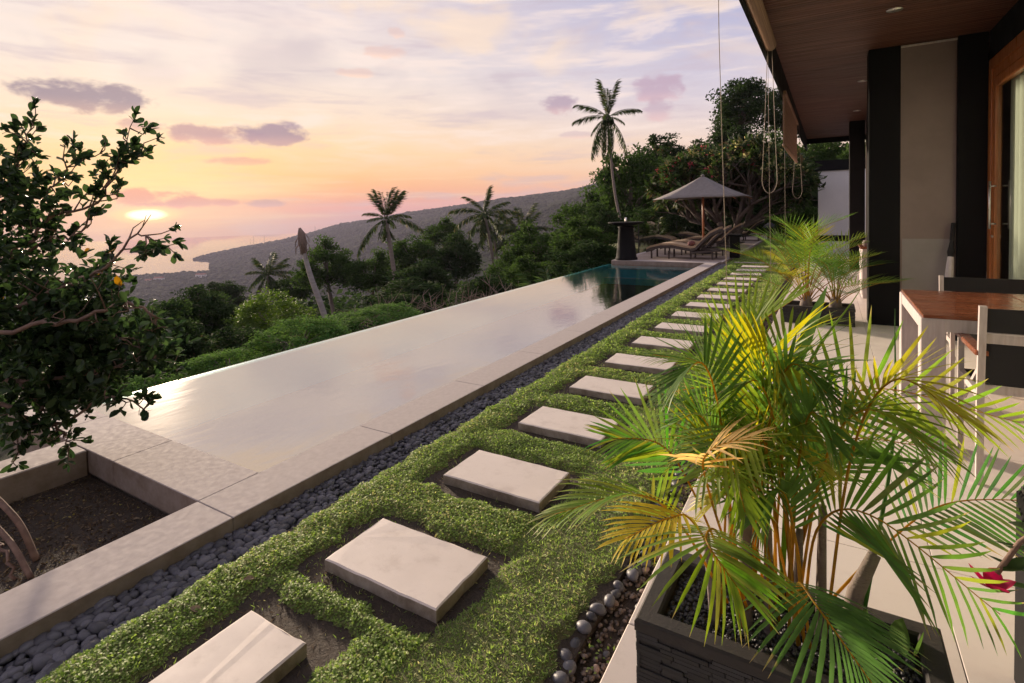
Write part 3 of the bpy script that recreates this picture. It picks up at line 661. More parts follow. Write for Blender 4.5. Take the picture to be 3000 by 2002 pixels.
# living room behind the sliding door
rm = MB(); rm.box(4.4, 4.5, -2.9, 7.4, 0, ZC); rm.box(1.44, 4.39, 7.38, 7.42, 0, ZC); rm.box(1.44, 4.39, -2.95, -2.9, 0, ZC); rm.build('room_wall', M['taupe'], house)
MB().box(1.40, 1.47, -2.9, 7.195, 2.81, ZC - .004).build('lintel', M['black_render'], house)
door = bpy.data.objects.new('sliding_door', None); COL.objects.link(door); door.parent = house
def dr(x0, x1, y0, y1, z0, z1, nm='frame'): return MB().box(x0, x1, y0, y1, z0, z1, .004).build(nm, M['teak_door'], door)
dr(1.392, 1.47, 7.08, 7.198, 0, 2.80); dr(1.392, 1.47, -2.5, 7.078, 2.69, 2.80); dr(1.405, 1.46, -2.5, 7.075, 2.60, 2.688)
dr(1.402, 1.452, 6.97, 7.078, .02, 2.598, 'sash'); dr(1.404, 1.450, -2.5, 6.965, 2.50, 2.596, 'sash'); dr(1.404, 1.45, -2.5, 6.965, .02, .14, 'sash')
dr(1.402, 1.452, 4.9, 5.0, .142, 2.498, 'sash'); dr(1.402, 1.452, 2.4, 2.5, .142, 2.498, 'sash')
for (y0, y1) in ((5.002, 6.967), (2.502, 4.898), (-2.5, 2.398)): MB().box(1.424, 1.430, y0, y1, .141, 2.499).build('pane', M['glass'], door)
h = MB(); h.tube([(1.40, 6.90, 1.15), (1.352, 6.90, 1.15)], .008); h.tube([(1.40, 6.90, 1.52), (1.352, 6.90, 1.52)], .008); h.tube([(1.352, 6.90, 1.10), (1.352, 6.90, 1.57)], .011)
h.build('handle', M['metal'], door, True)
h = MB(); h.lathe([(.016, 0), (.016, .012)], (0, 0, 0)); o = h.build('lock', M['metal'], door); o.location = (1.4015, 7.02, 1.02); o.rotation_euler = (0, -math.pi / 2, 0)
cv = []; cf = []; K = 220
for i in range(K):
    y = 6.93 - i * .03; x = 1.505 + .03 * math.sin(i * 1.15) + .012 * math.sin(i * .37)
    cv += [(x, y, .03), (x, y, 2.62)]
for i in range(K - 1): cf.append((2 * i, 2 * i + 2, 2 * i + 3, 2 * i + 1))
me = bpy.data.meshes.new('curtain'); me.from_pydata(cv, [], cf); me.materials.append(M['curtain']); me.polygons.foreach_set('use_smooth', [True] * len(cf))
tag(link('curtain', me), 'pale full length curtain hanging behind the sliding glass door', 'curtain')
tag(MB().box(1.45, 4.39, -2.89, 7.37, -.005, .002).build('room_floor', M['teak_dark']), kind='structure')
# downlights
for i, (x, y, lab) in enumerate(((.50, 5.90, 'round recessed downlight in the soffit near the top of the photo'), (.40, 9.0, 'recessed downlight just left of the near black pillar top'), (.44, 11.8, 'small recessed downlight before the far black pillar'))):
    t_ = empty('downlight', (x, y, ZC), 0, lab, 'downlight', 'recessed downlights in the soffit')
    MB().lathe([(.062, -.006), (.062, .004), (.046, .004), (.044, -.004)], k=24).build('trim', M['metal'], t_, True)
    MB().lathe([(.043, .003), (.043, .006)], k=24).build('lens', M['house_white'], t_)
# blinds and their cords
b1 = empty('bamboo_blind', (0, 0, 0), 0, 'bamboo blind rolled up tight under the eave at the top', 'blind', 'bamboo blinds along the eave')
MB().tube([(-.47, 1.9, 2.86), (-.47, 3.5, 2.857), (-.47, 5.5, 2.86)], .055, 16).build('roll', M['bamboo'], b1, True)
MB().box(-.50, -.44, 1.9, 5.5, 2.92, 2.96).build('headrail', M['bamboo'], b1)
b2 = empty('bamboo_blind', (0, 0, 0), 0, 'bamboo blind let a little way down beside the flowering tree', 'blind', 'bamboo blinds along the eave')
MB().box(-.512, -.50, 7.67, 10.8, 2.15, 2.80).build('screen', M['bamboo'], b2)
for i in range(24): link('slat', MB().box(-.4995, -.494, 7.67, 10.8, 2.155 + i * .027, 2.176 + i * .027).mesh('slat', M['bamboo']), b2)
MB().tube([(-.5, 7.66, 2.15), (-.5, 10.81, 2.15)], .022, 10).build('bottom_rail', M['bamboo'], b2, True)
MB().box(-.53, -.47, 7.66, 10.81, 2.802, 2.84).build('headrail', M['bamboo'], b2)
def cord(pts, label, r=.0019):
    tag(MB().tube(pts, r, 6).build('blind_cord', M['rope'], None, True), label, 'cord', 'pull cords of the eave blinds')
cord([(-.50, 3.0, 2.86), (-.503, 3.03, 2.3), (-.50, 3.07, 1.8), (-.497, 3.12, 1.3), (-.492, 3.17, .77)], 'longest blind cord, hanging alone against the open sky', .0021)
def loop(y, z0, z1, wd, lab):
    p = [(-.50, y, z0), (-.495 - wd * .25, y, (z0 + z1) / 2), (-.49 - wd * .5, y, z1 + wd)] + [(-.49 - wd * .5 * math.cos(t), y, z1 + wd - wd * math.sin(t)) for t in np.linspace(.3, math.pi - .3, 8)] + [(-.49 + wd * .5, y + .01, z1 + wd), (-.485 + wd * .3, y + .02, (z0 + z1) / 2), (-.48 + wd * .1, y + .03, z0)]
    cord(p, lab, .0027)
loop(5.62, 2.9, 1.50, .13, 'blind cord hanging in a big loop, nearest of the looped cords')
cord([(-.49, 5.52, 2.88), (-.49, 5.60, 1.6), (-.49, 5.72, .55)], 'single straight cord hanging through the nearest loop')
loop(10.72, 2.8, 1.50, .15, 'looped cord hanging from the lowered bamboo blind')
cord([(-.495, 7.72, 2.14), (-.495, 7.76, 1.2), (-.495, 7.8, .6)], 'straight cord hanging from the near corner of the lowered blind')

# ================================================================== TERRACE FURNITURE
tb = empty('dining_table', (0, 0, 0), 0, 'whitewashed wooden dining table with a reddish plank top', 'table')
for i in range(9):
    y0 = 3.695 + i * .1155
    for x0, x1 in ((.448, 1.02), (1.024, 1.62), (1.624, 2.2)):
        MB().box(x0, x1, y0, y0 + .1135, .735, .752, .0015).build('plank', M['teak_dark'], tb)
ap = MB(); ap.box(.44, 2.2, 3.69, 3.72, .665, .7345); ap.box(.44, 2.2, 4.71, 4.74, .665, .7345); ap.box(.441, .47, 3.721, 4.709, .665, .7345); ap.build('apron', M['white_wood'], tb)
for (x, y) in ((.437, 3.687), (.437, 4.633), (2.09, 3.687), (2.09, 4.633)): MB().box(x, x + .112, y, y + .11, 0, .7335, .004).build('leg', M['white_wood'], tb)

def chair(loc, rz, label, s=1.0):
    t = empty('armchair', loc, rz, label, 'chair', 'canvas chairs at the dining table'); t.scale = (s,) * 3
    w = .29
    for sx in (-1, 1):
        MB().tube([(sx * w, .03, 0), (sx * w, .03, .45), (sx * w, -.01, .88)], .02, 4).build('post', M['white_wood'], t)
        MB().tube([(sx * w, .47, 0), (sx * w, .47, .64)], .018, 4).build('leg', M['white_wood'], t)
        MB().box(sx * w - .025, sx * w + .025, .0, .5, .64, .663, .004).build('armrest', M['teak_dark'], t)
        MB().tube([(sx * w * .96, .04, .60), (sx * w * .96, .46, .30)], .012, 4).build('brace', M['white_wood'], t)
        MB().box(sx * w - .012, sx * w + .012, .05, .45, .42, .455).build('seat_rail', M['white_wood'], t)
    MB().box(-w, w, -.006, .002, .755, .868).build('backrest', M['canvas'], t)
    MB().box(-w, w, .002, .022, .70, .745).build('back_rail', M['white_wood'], t)
    MB().box(-w, w, .012, .02, .50, .698).build('back_canvas', M['canvas'], t)
    MB().box(-w, w, .02, .045, .455, .495).build('back_rail', M['white_wood'], t)
    sv_ = []; sf = []
    for i in range(9):
        u = i / 8; y = .04 + .43 * u; z = .455 - .03 * math.sin(u * math.pi)
        sv_ += [(-w + .012, y, z), (w - .012, y, z), (w - .012, y, z - .006), (-w + .012, y, z - .006)]
    for i in range(8): b = 4 * i; sf += [(b, b + 1, b + 5, b + 4), (b + 1, b + 2, b + 6, b + 5), (b + 2, b + 3, b + 7, b + 6), (b + 3, b, b + 4, b + 7)]
    m_ = MB(); m_.v = sv_; m_.f = sf; m_.build('seat', M['canvas'], t)
    return t
chair((.915, 3.30, 0), 0, 'canvas armchair with its back turned to view, near side of table')
chair((1.0, 5.12, 0), math.pi, 'black canvas armchair on the far side of the dining table', .93)

u = empty('umbrella', (0, 0, 0), 0, 'folded umbrella with black handle and pale canopy leaning on the wall', 'umbrella')
A = Vector((1.02, 6.98, 0)); Bv = Vector((1.125, 7.205, 1.15)); at_ = lambda t: tuple(A + (Bv - A) * t)
MB().tube([at_(0), at_(.62)], .006, 8).build('shaft', M['dark_metal'], u)
MB().tube([at_(.05), at_(.12), at_(.3), at_(.55), at_(.72)], [.008, .03, .036, .036, .026], 9).build('canopy', M['umbrella_white'], u)
MB().tube([at_(.69), at_(.74), at_(.78), at_(.86)], [.027, .034, .026, .016], 9).build('collar', M['canvas'], u)
MB().tube([at_(.84), at_(1)], .022, 10).build('handle', M['canvas'], u, True)

cs = empty('console_cabinet', (0, 0, 0), 0, 'whitewashed cabinet with wooden top half behind the near black pillar', 'cabinet')
MB().box(.40, .66, 9.0, 9.7, .03, .735, .004).build('body', M['white_wood'], cs); MB().box(.375, .662, 8.97, 9.73, .736, .765, .004).build('top', M['teak_dark'], cs)
MB().box(.392, .3995, 9.03, 9.34, .08, .70, .002).build('door', M['white_wood'], cs); MB().box(.392, .3995, 9.36, 9.67, .08, .70, .002).build('door', M['white_wood'], cs)
tag(MB().lathe([(.03, 0), (.055, .02), (.06, .05), (.045, .085), (.03, .09)], (.46, 9.12, .766), 18).build('clay_pot', M['taupe'], None, True), 'small rounded clay pot on the whitewashed cabinet', 'pot')

# ================================================================== PLANTERS
def slate_mesh(i):
    r = random.Random(i); L_ = .055 + .05 * r.random(); h = .0112
    mb = MB(); mb.box(0, L_ - .001, -.004 - .006 * r.random(), .0, .0003, h - .0003, .0015); return mb.mesh('slate_strip', M['slate']), L_
SL = [slate_mesh(i) for i in range(8)]
def planter(x0, x1, y0, y1, h, label, singles, gravel):
    t = empty('stone_planter', (0, 0, 0), 0, label, 'planter', 'black stone planters on the terrace')
    T_ = .055; zc = h - .032
    c = MB()
    c.box(x0 + .012, x1 - .012, y0 + .012, y0 + T_, 0, zc); c.box(x0 + .012, x1 - .012, y1 - T_, y1 - .012, 0, zc); c.box(x0 + .012, x0 + T_, y0 + T_, y1 - T_, 0, zc); c.box(x1 - T_, x1 - .012, y0 + T_, y1 - T_, 0, zc)
    c.build('body', M['planter'], t)
    # rim: one ring with softened edges
    n = 4; outer = [(x0, y0), (x1, y0), (x1, y1), (x0, y1)]; inner = [(x0 + T_, y0 + T_), (x1 - T_, y0 + T_), (x1 - T_, y1 - T_), (x0 + T_, y1 - T_)]
    mb = MB(); sg = [(1, 1), (-1, 1), (-1, -1), (1, -1)]; q = .006
    for lvl in ((outer, zc, 0), (outer, h - q, 0), (outer, h, q), (inner, h, -q), (inner, h - q, 0), (inner, zc, 0)):
        for (px, py), (sx, sy) in zip(lvl[0], sg): mb.v.append((px + sx * lvl[2], py + sy * lvl[2], lvl[1]))
    for r_ in range(6):
        for i in range(4): mb.f.append((r_ * 4 + i, r_ * 4 + (i + 1) % 4, ((r_ + 1) % 6) * 4 + (i + 1) % 4, ((r_ + 1) % 6) * 4 + i))
    mb.build('rim', M['planter'], t)
    MB().box(x0 + T_ + .001, x1 - T_ - .001, y0 + T_ + .001, y1 - T_ - .001, .02, h - .036).build('soil', M['soil'], t)
    rows = int((zc - .002) / .0112)
    for r_ in range(rows):
        x = x0 + .002; z = .001 + r_ * .0112
        while x < x1 - .02:
            me_, L_ = random.choice(SL)
            if x + L_ > x1: break
            if singles: link('slate_strip', me_, t, (x, y0 + .012, z))
            x += L_
    mb = MB()
    for fx, sgn in ((x0 + .012, -1), (x1 - .012, 1)):
        for r_ in range(rows):
            y = y0 + .004; z = .001 + r_ * .0112
            while y < y1 - .02:
                L_ = min(.05 + .05 * random.random(), y1 - .004 - y); d_ = .004 + .006 * random.random()
                mb.box(min(fx, fx + sgn * d_), max(fx, fx + sgn * d_), y, y + L_ - .001, z, z + .0108); y += L_
    if not singles:
        for r_ in range(rows):
            x = x0 + .004; z = .001 + r_ * .0112
            while x < x1 - .02:
                L_ = min(.05 + .05 * random.random(), x1 - .004 - x); mb.box(x, x + L_ - .001, y0 + .012 - .004 - .006 * random.random(), y0 + .012, z, z + .0108); x += L_
    tag(mb.build('slate_cladding', M['slate'], t), kind='stuff')
    g = [(random.uniform(x0 + T_ + .01, x1 - T_ - .01), random.uniform(y0 + T_ + .01, y1 - T_ - .01), h - .036 + random.uniform(0, .009), random.uniform(.004, .0085)) for i in range(gravel)]
    pebble_mass('gravel', g, t, M['gravel_mass'], [0, 1, 2]) if gravel else None
    return t
planter(-.46, .25, 1.37, 1.73, .26, 'large black slate planter in front, holding the big yellow green palm', True, 2400)
planter(-.49, .25, 7.0, 7.42, .20, 'low black slate planter farther back, left of the near pillar', False, 250)

# ------------------------------------------------------------------ palms
def leaflet_np(droop):
    """template: along +x, keel along the middle, returns V (n,3), F quads"""
    V = []; prof = [(0, .25), (.12, .8), (.4, 1), (.75, .72), (1, .02)]
    for u_, w_ in prof:
        z = -droop * u_ ** 2.2
        V += [(u_, -.5 * w_, z + .006 * w_), (u_, 0, z), (u_, .5 * w_, z + .006 * w_)]
    F = []
    for i in range(4):
        a = 3 * i; F += [(a, a + 3, a + 4, a + 1), (a + 1, a + 4, a + 5, a + 2)]
    return np.array(V, float), np.array(F)
LT = [leaflet_np(d_) for d_ in (.04, .13, .24, .38)]
LM = [np_mesh('leaflet', V * np.array([1, .048, 1]), F, M['areca'], True, V[:, 0]) for V, F in LT]
def catmull(P_, n):
    P_ = [np.array(p, float) for p in P_]; P_ = [2 * P_[0] - P_[1]] + P_ + [2 * P_[-1] - P_[-2]]; out = []
    m = len(P_) - 3
    for i in range(n + 1):
        t = i / n * m; k = min(int(t), m - 1); t -= k; a, b, c, e = P_[k:k + 4]
        out.append(.5 * ((2 * b) + (c - a) * t + (2 * a - 5 * b + 4 * c - e) * t * t + (3 * b - a - 3 * c + e) * t ** 3))
    return np.array(out)
GREEN = (.115, .215, .05); OLIVE = (.19, .275, .05); YEL = (.42, .40, .06); GOLD = (.60, .48, .05); TAN = (.62, .43, .19); DGREEN = (.08, .16, .05)
def frond(parent, pts, col, L_=.24, pairs=22, single=False, vee=.35, start=.36, spread=(68, 24), rachis=(.42, .26, .03), dr=None, wid=1.0, side=(-1, 1), rr_=.0042, face=(0, 0, 1)):
    c = catmull(pts, 40); n = len(c)
    fo = MB().tube([tuple(p) for p in c[::2]], [rr_ * (1 - .75 * i / (n // 2)) for i in range(len(c[::2]))], 6).build('frond', M['areca'], parent, True)
    fo.color = (*rachis, 1)
    acc = []
    for i in range(pairs):
        t = start + (1 - start) * (i + .3) / pairs; f = t * (n - 1); k = min(int(f), n - 2); p = c[k] + (c[k + 1] - c[k]) * (f - k)
        T = unit(c[min(k + 2, n - 1)] - c[max(k - 1, 0)]); upv = np.array(face, float); Nv = upv - T * (upv @ T)
        if np.linalg.norm(Nv) < .15: Nv = np.array([0, -1., .3]); Nv = Nv - T * (Nv @ T)
        Nv = unit(Nv); B = np.cross(T, Nv); q = (t - start) / (1 - start)
        ang = R(spread[0] + (spread[1] - spread[0]) * q ** 1.3)
        ln = L_ * (.55 + .45 * math.sin(min(1, q / .4) * math.pi / 2)) * (1 - .55 * max(0, q - .45) / .55)
        for sd in side:
            a_ = ang + random.uniform(-.04, .04); v_ = vee + random.uniform(-.07, .07); l_ = ln * random.uniform(.93, 1.06)
            dv = unit(T * math.cos(a_) + B * sd * math.sin(a_) * math.cos(v_) + Nv * math.sin(a_) * math.sin(v_))
            zz = Nv - dv * (Nv @ dv); zz = unit(zz + .25 * B * sd * -1); zz = unit(zz - dv * (zz @ dv)); yy = np.cross(zz, dv)
            w_ = wid * random.uniform(.85, 1.15) * (.24 / max(l_, .08)) ** .5
            dd = dr if dr is not None else min(3, max(0, int(1.1 + 1.5 * (1 - abs(dv[2])) + random.uniform(-.35, .35) - .8 * (dv[2] > .55))))
            Mx = Matrix(((*(dv * l_),), (*(yy * l_ * w_),), (*(zz * l_),))).transposed().to_4x4(); Mx.translation = Vector(p)
            lc = tuple(max(.004, cc * random.uniform(.8, 1.22)) for cc in col)
            if random.random() < .07: lc = tuple(.5 * a1 + .5 * b1 for a1, b1 in zip(lc, YEL))
            if single:
                o = bpy.data.objects.new('leaflet', LM[dd]); COL.objects.link(o); o.parent = fo; o.matrix_local = Mx; o.color = (*lc, 1)
            else:
                V = LT[dd][0] * np.array([1, .048, 1]); acc.append((V @ np.array(Mx.to_3x3()).T + np.array(p), LT[dd][1], LT[dd][0][:, 0]))
    if acc:
        V, F, T_ = merge(acc); o = link('leaflets', np_mesh('leaflets', V, F, M['areca'], True, T_), fo); o.color = (*col, 1); tag(o, kind='stuff')
    return fo
random.seed(21)
ar = empty('areca_palm', (-.1, 1.55, .2), 0, 'bushy yellow green palm filling the large front planter', 'palm')
arx = bpy.data.objects.new('cane', MB().tube([(-.10, -.03, -.0), (-.101, .0, .2), (-.102, .07, .5)], [.02, .018, .013], 10).mesh('cane', M['palm_trunk'], True)); COL.objects.link(arx); arx.parent = ar
def off(pts): return [(x + .1, y - 1.55, z - .2) for x, y, z in pts]
for pts, r0 in (([(-.02, 1.58, .2), (-.02, 1.6, .35), (-.017, 1.644, .56)], .013), ([(.035, 1.61, .2), (.06, 1.65, .34), (.105, 1.70, .43)], .021), ([(-.14, 1.53, .2), (-.145, 1.566, .5)], .013), ([(-.27, 1.5, .2), (-.29, 1.478, .49)], .012), ([(-.08, 1.56, .2), (-.07, 1.6, .5)], .012), ([(-.22, 1.56, .2), (-.25, 1.62, .5)], .012)):
    MB().tube(off(pts), [r0 * 1.25] + [r0] * (len(pts) - 2) + [r0 * .75], 10).build('cane', M['palm_trunk'], ar, True)
FR = [  # control points, colour, leaflet length, pairs, single leaflets
    ([(-.20, 1.47, .30), (-.225, 1.30, .60), (-.222, 1.13, .685), (-.153, 1.065, .65)], OLIVE, .20, 22, True, dict(vee=-.05, start=.36, spread=(82, 18), wid=1.0)),
    ([(-.06, 1.55, .30), (-.023, 1.535, .559), (.093, 1.537, .613), (.341, 1.606, .414)], GREEN, .25, 22, True, dict(vee=.12, start=.34, face=(-.15, -.75, .7))),
    ([(-.10, 1.58, .30), (-.069, 1.733, .654), (.094, 1.839, .839), (.463, 1.998, .75)], OLIVE, .25, 21, True, dict(vee=.35, start=.42, spread=(74, 20), wid=1.1, face=(.2, -.8, .6))),
    ([(-.02, 1.62, .28), (.142, 1.813, .409), (.293, 1.909, .517), (.54, 2.03, .53)], DGREEN, .21, 21, True, dict(vee=.3, start=.42, face=(.3, -.7, .6))),
    ([(-.24, 1.50, .30), (-.353, 1.407, .55), (-.442, 1.311, .640), (-.600, 1.18, .61)], OLIVE, .20, 21, True, dict(vee=.3, spread=(50, 10), face=(-.5, -.4, .8))),
    ([(-.22, 1.54, .30), (-.351, 1.561, .573), (-.437, 1.55, .681), (-.56, 1.48, .70)], GREEN, .20, 21, True, dict(vee=.3, spread=(66, 14), face=(0, -.6, .7))),
    ([(-.20, 1.58, .30), (-.264, 1.73, .72), (-.34, 1.76, .87), (-.50, 1.72, .90)], OLIVE, .19, 22, False, dict(vee=.15, wid=.8)),
    ([(-.20, 1.60, .30), (-.27, 1.83, .74), (-.25, 1.95, .93), (-.09, 2.15, 1.06)], OLIVE, .27, 22, False, dict(vee=.75, spread=(42, 10), wid=.9)),
    ([(-.18, 1.58, .30), (-.192, 1.778, .696), (-.151, 1.872, .925), (-.01, 2.017, .986)], OLIVE, .22, 22, False, dict(vee=.5)),
    ([(-.19, 1.50, .30), (-.252, 1.333, .677), (-.251, 1.293, .796), (-.155, 1.306, .851)], TAN, .15, 14, False, dict(vee=.2, spread=(80, 12), wid=1.0, start=.5)),
    ([(-.20, 1.48, .30), (-.272, 1.272, .626), (-.317, 1.201, .668), (-.391, 1.109, .648)], GOLD, .16, 16, False, dict(vee=.2, spread=(60, 18))),
    ([(-.18, 1.57, .30), (-.224, 1.725, .709), (-.31, 1.70, .82), (-.45, 1.64, .80)], GREEN, .19, 22, False, dict(vee=.1)),
    ([(-.14, 1.60, .30), (-.115, 1.767, .715), (-.09, 1.813, .882), (-.019, 1.848, .724)], GREEN, .22, 21, False, dict(vee=.1)),
    ([(-.10, 1.57, .30), (-.025, 1.642, .616), (.039, 1.685, .736), (.231, 1.799, .712)], GREEN, .22, 22, False, dict(vee=.3, face=(.3, -.7, .6))),
    ([(-.12, 1.52, .30), (-.128, 1.478, .684), (-.171, 1.435, .825), (-.265, 1.282, .74)], OLIVE, .22, 21, False, dict(vee=.1)),
    ([(-.06, 1.50, .28), (-.064, 1.36, .50), (-.019, 1.25, .53), (.072, 1.196, .45)], DGREEN, .20, 22, False, dict(vee=.0)),
    ([(-.15, 1.62, .30), (-.20, 1.82, .76), (-.25, 1.88, .90), (-.36, 1.90, .98)], OLIVE, .18, 21, False, dict(vee=.6, wid=.8, spread=(50, 14))),
]
for k in range(24):      # fillers through the middle of the clump
    an = random.uniform(0, 6.28); x0, y0 = random.uniform(-.26, .0), random.uniform(1.48, 1.64); ln = random.uniform(.10, .28); zt = random.uniform(.55, 1.0)
    FR.append(([(x0, y0, .26), (x0 + .25 * ln * math.cos(an), y0 + .25 * ln * math.sin(an), .26 + (zt - .26) * .7), (x0 + .6 * ln * math.cos(an), y0 + .6 * ln * math.sin(an), zt), (x0 + 1.1 * ln * math.cos(an), y0 + 1.1 * ln * math.sin(an), zt - .04)], random.choice([GREEN, OLIVE, GREEN, OLIVE, YEL]), random.uniform(.15, .22), 22, False, dict(vee=random.uniform(.1, .6), spread=(46, 12))))
for pts, col, L_, pr, sg_, kw in FR: frond(ar, off(pts), col, L_, pr, sg_, **kw)
for pts, r0, col in (([(-.117, 1.6, .3), (-.078, 1.737, .834), (.079, 1.902, 1.12)], .0075, OLIVE), ([(.08, 1.66, .3), (.158, 1.87, .678), (.167, 1.928, 1.065)], .006, DGREEN)):
    o = MB().tube([tuple(p) for p in catmull(off(pts), 16)], [r0 * (1 - .9 * (i / 16) ** 2) for i in range(17)], 7).build('spear', M['areca'], ar, True); o.color = (*col, 1)
Vs, Fs = LT[0]; o = link('leaf_blade', np_mesh('leaf_blade', Vs * np.array([1, .12, 1]), Fs, M['areca'], True), ar); o.color = (*GREEN, 1)
dv = Vector((.085, .17, .26)); o.rotation_euler = dv.to_track_quat('X', 'Z').to_euler(); o.location = (.0, .20, .66); o.scale = (.34,) * 3

def small_palm(name, loc, label, nf, ln, seed, cols, lean=0):
    random.seed(seed); t = empty(name, loc, 0, label, 'palm', 'palms in the far planter')
    MB().lathe([(.05, 0), (.07, .03), (.06, .09), (.045, .15)], k=10).build('stump', M['palm_trunk'], t, True)
    for i in range(nf):
        an = i * 2.4 + random.uniform(-.4, .4); q = (i + .5) / nf; elv = R(86 - 62 * q); l_ = ln * random.uniform(.8, 1.1) * (1 - .25 * q)
        cx, cy = math.cos(an), math.sin(an); p0 = (cx * .02, cy * .02, .06)
        p1 = (cx * l_ * .3 * math.cos(elv), cy * l_ * .3 * math.cos(elv), .06 + l_ * .36 * math.sin(elv)); p2 = (cx * l_ * .72 * math.cos(elv) * 1.15, cy * l_ * .72 * math.cos(elv) * 1.15, .06 + l_ * .74 * math.sin(elv)); p3 = (cx * l_ * (math.cos(elv) + .28), cy * l_ * (math.cos(elv) + .28), .06 + l_ * (math.sin(elv) * .9))
        frond(t, [p0, p1, p2, p3], random.choice(cols), .24 * ln / .8, 20, False, vee=.45, start=.42, rachis=(.30, .20, .05), wid=.8, rr_=.007)
small_palm('potted_palm', (-.24, 7.2, .15), 'taller yellow green palm in the low far planter', 20, 1.12, 5, [GREEN, OLIVE, OLIVE, YEL, GREEN])
small_palm('potted_palm', (.06, 7.22, .15), 'shorter darker palm in the low far planter, nearer the pillar', 17, .78, 6, [GREEN, DGREEN, GREEN, OLIVE])
random.seed(31)
def petal_mesh(name, L_, W_, mat, cup=.2, n=5):
    V = []; F = []
    for i in range(n + 1):
        u_ = i / n; w_ = W_ * math.sin(min(1, u_ * .93 + .07) * math.pi) ** .8; z = cup * u_ * u_ * L_
        V += [(u_ * L_, -w_ / 2, z + .12 * w_), (u_ * L_, 0, z), (u_ * L_, w_ / 2, z + .12 * w_)]
    for i in range(n): a_ = 3 * i; F += [(a_, a_ + 3, a_ + 4, a_ + 1), (a_ + 1, a_ + 4, a_ + 5, a_ + 2)]
    return np_mesh(name, V, F, mat, True, np.full(len(V), .6))
sd = empty('seedling', (.15, 1.62, .225), 0, 'small seedling with two rounded upright leaves in the front planter', 'plant')
lm = petal_mesh('leaf', .10, .055, M['leaf_hedge'], .15)
link('leaf', lm, sd, (0, 0, 0), (.3, -1.35, .5)); link('leaf', lm, sd, (.035, .01, 0), (-.2, -1.2, -.2), .8); link('leaf', lm, sd, (-.10, .0, 0), (.3, -.5, 2.6), .9); link('leaf', lm, sd, (-.09, .03, 0), (.1, -.8, .9), .7)
pb = empty('tall_planter', (0, 0, 0), 0, 'tall dark planter cut off by the right edge of the photo', 'planter')
MB().box(.455, .82, 1.68, 2.0, 0, .56, .006).build('body', M['black_render'], pb); MB().box(.463, .81, 1.69, 1.99, .5602, .575, .003).build('rim', M['planter'], pb)
fl = empty('flowering_shrub', (.475, 1.73, .57), 0, 'shrub with a red flower and thick dark leaves at the right edge', 'shrub')
MB().tube([(0, 0, 0), (-.04, -.03, .03), (-.08, -.03, -.02), (-.125, -.05, -.10)], .006, 7).build('stem', M['bark_red'], fl, True); MB().tube([(0, 0, 0), (-.02, .02, .09), (-.04, .03, .15)], .004, 6).build('stem', M['bark_red'], fl, True)
lf = petal_mesh('leaf', .075, .036, M['leaf_fore'], .2)
for i, (p, r_) in enumerate([((-.03, -.02, .02), (0, .1, 3.4)), ((-.05, -.03, -.03), (.3, .3, 3.0)), ((-.06, -.02, -.06), (0, .5, 3.8)), ((-.07, -.03, -.09), (.3, .2, 2.6)), ((-.02, .02, -.05), (.2, .3, 3.3)), ((-.02, -.03, -.01), (.2, -.2, 4.2)), ((-.04, -.02, -.13), (.2, .3, 3.1))]): link('leaf', lf, fl, p, r_)
pf = petal_mesh('petal', .055, .042, M['petal_red'], .35)
for i in range(5): link('petal', pf, fl, (-.14, -.06, -.135), Euler((.5 * math.sin(i), -.25, i * 1.257)))
fan = Vector((-.7, -1, .3))

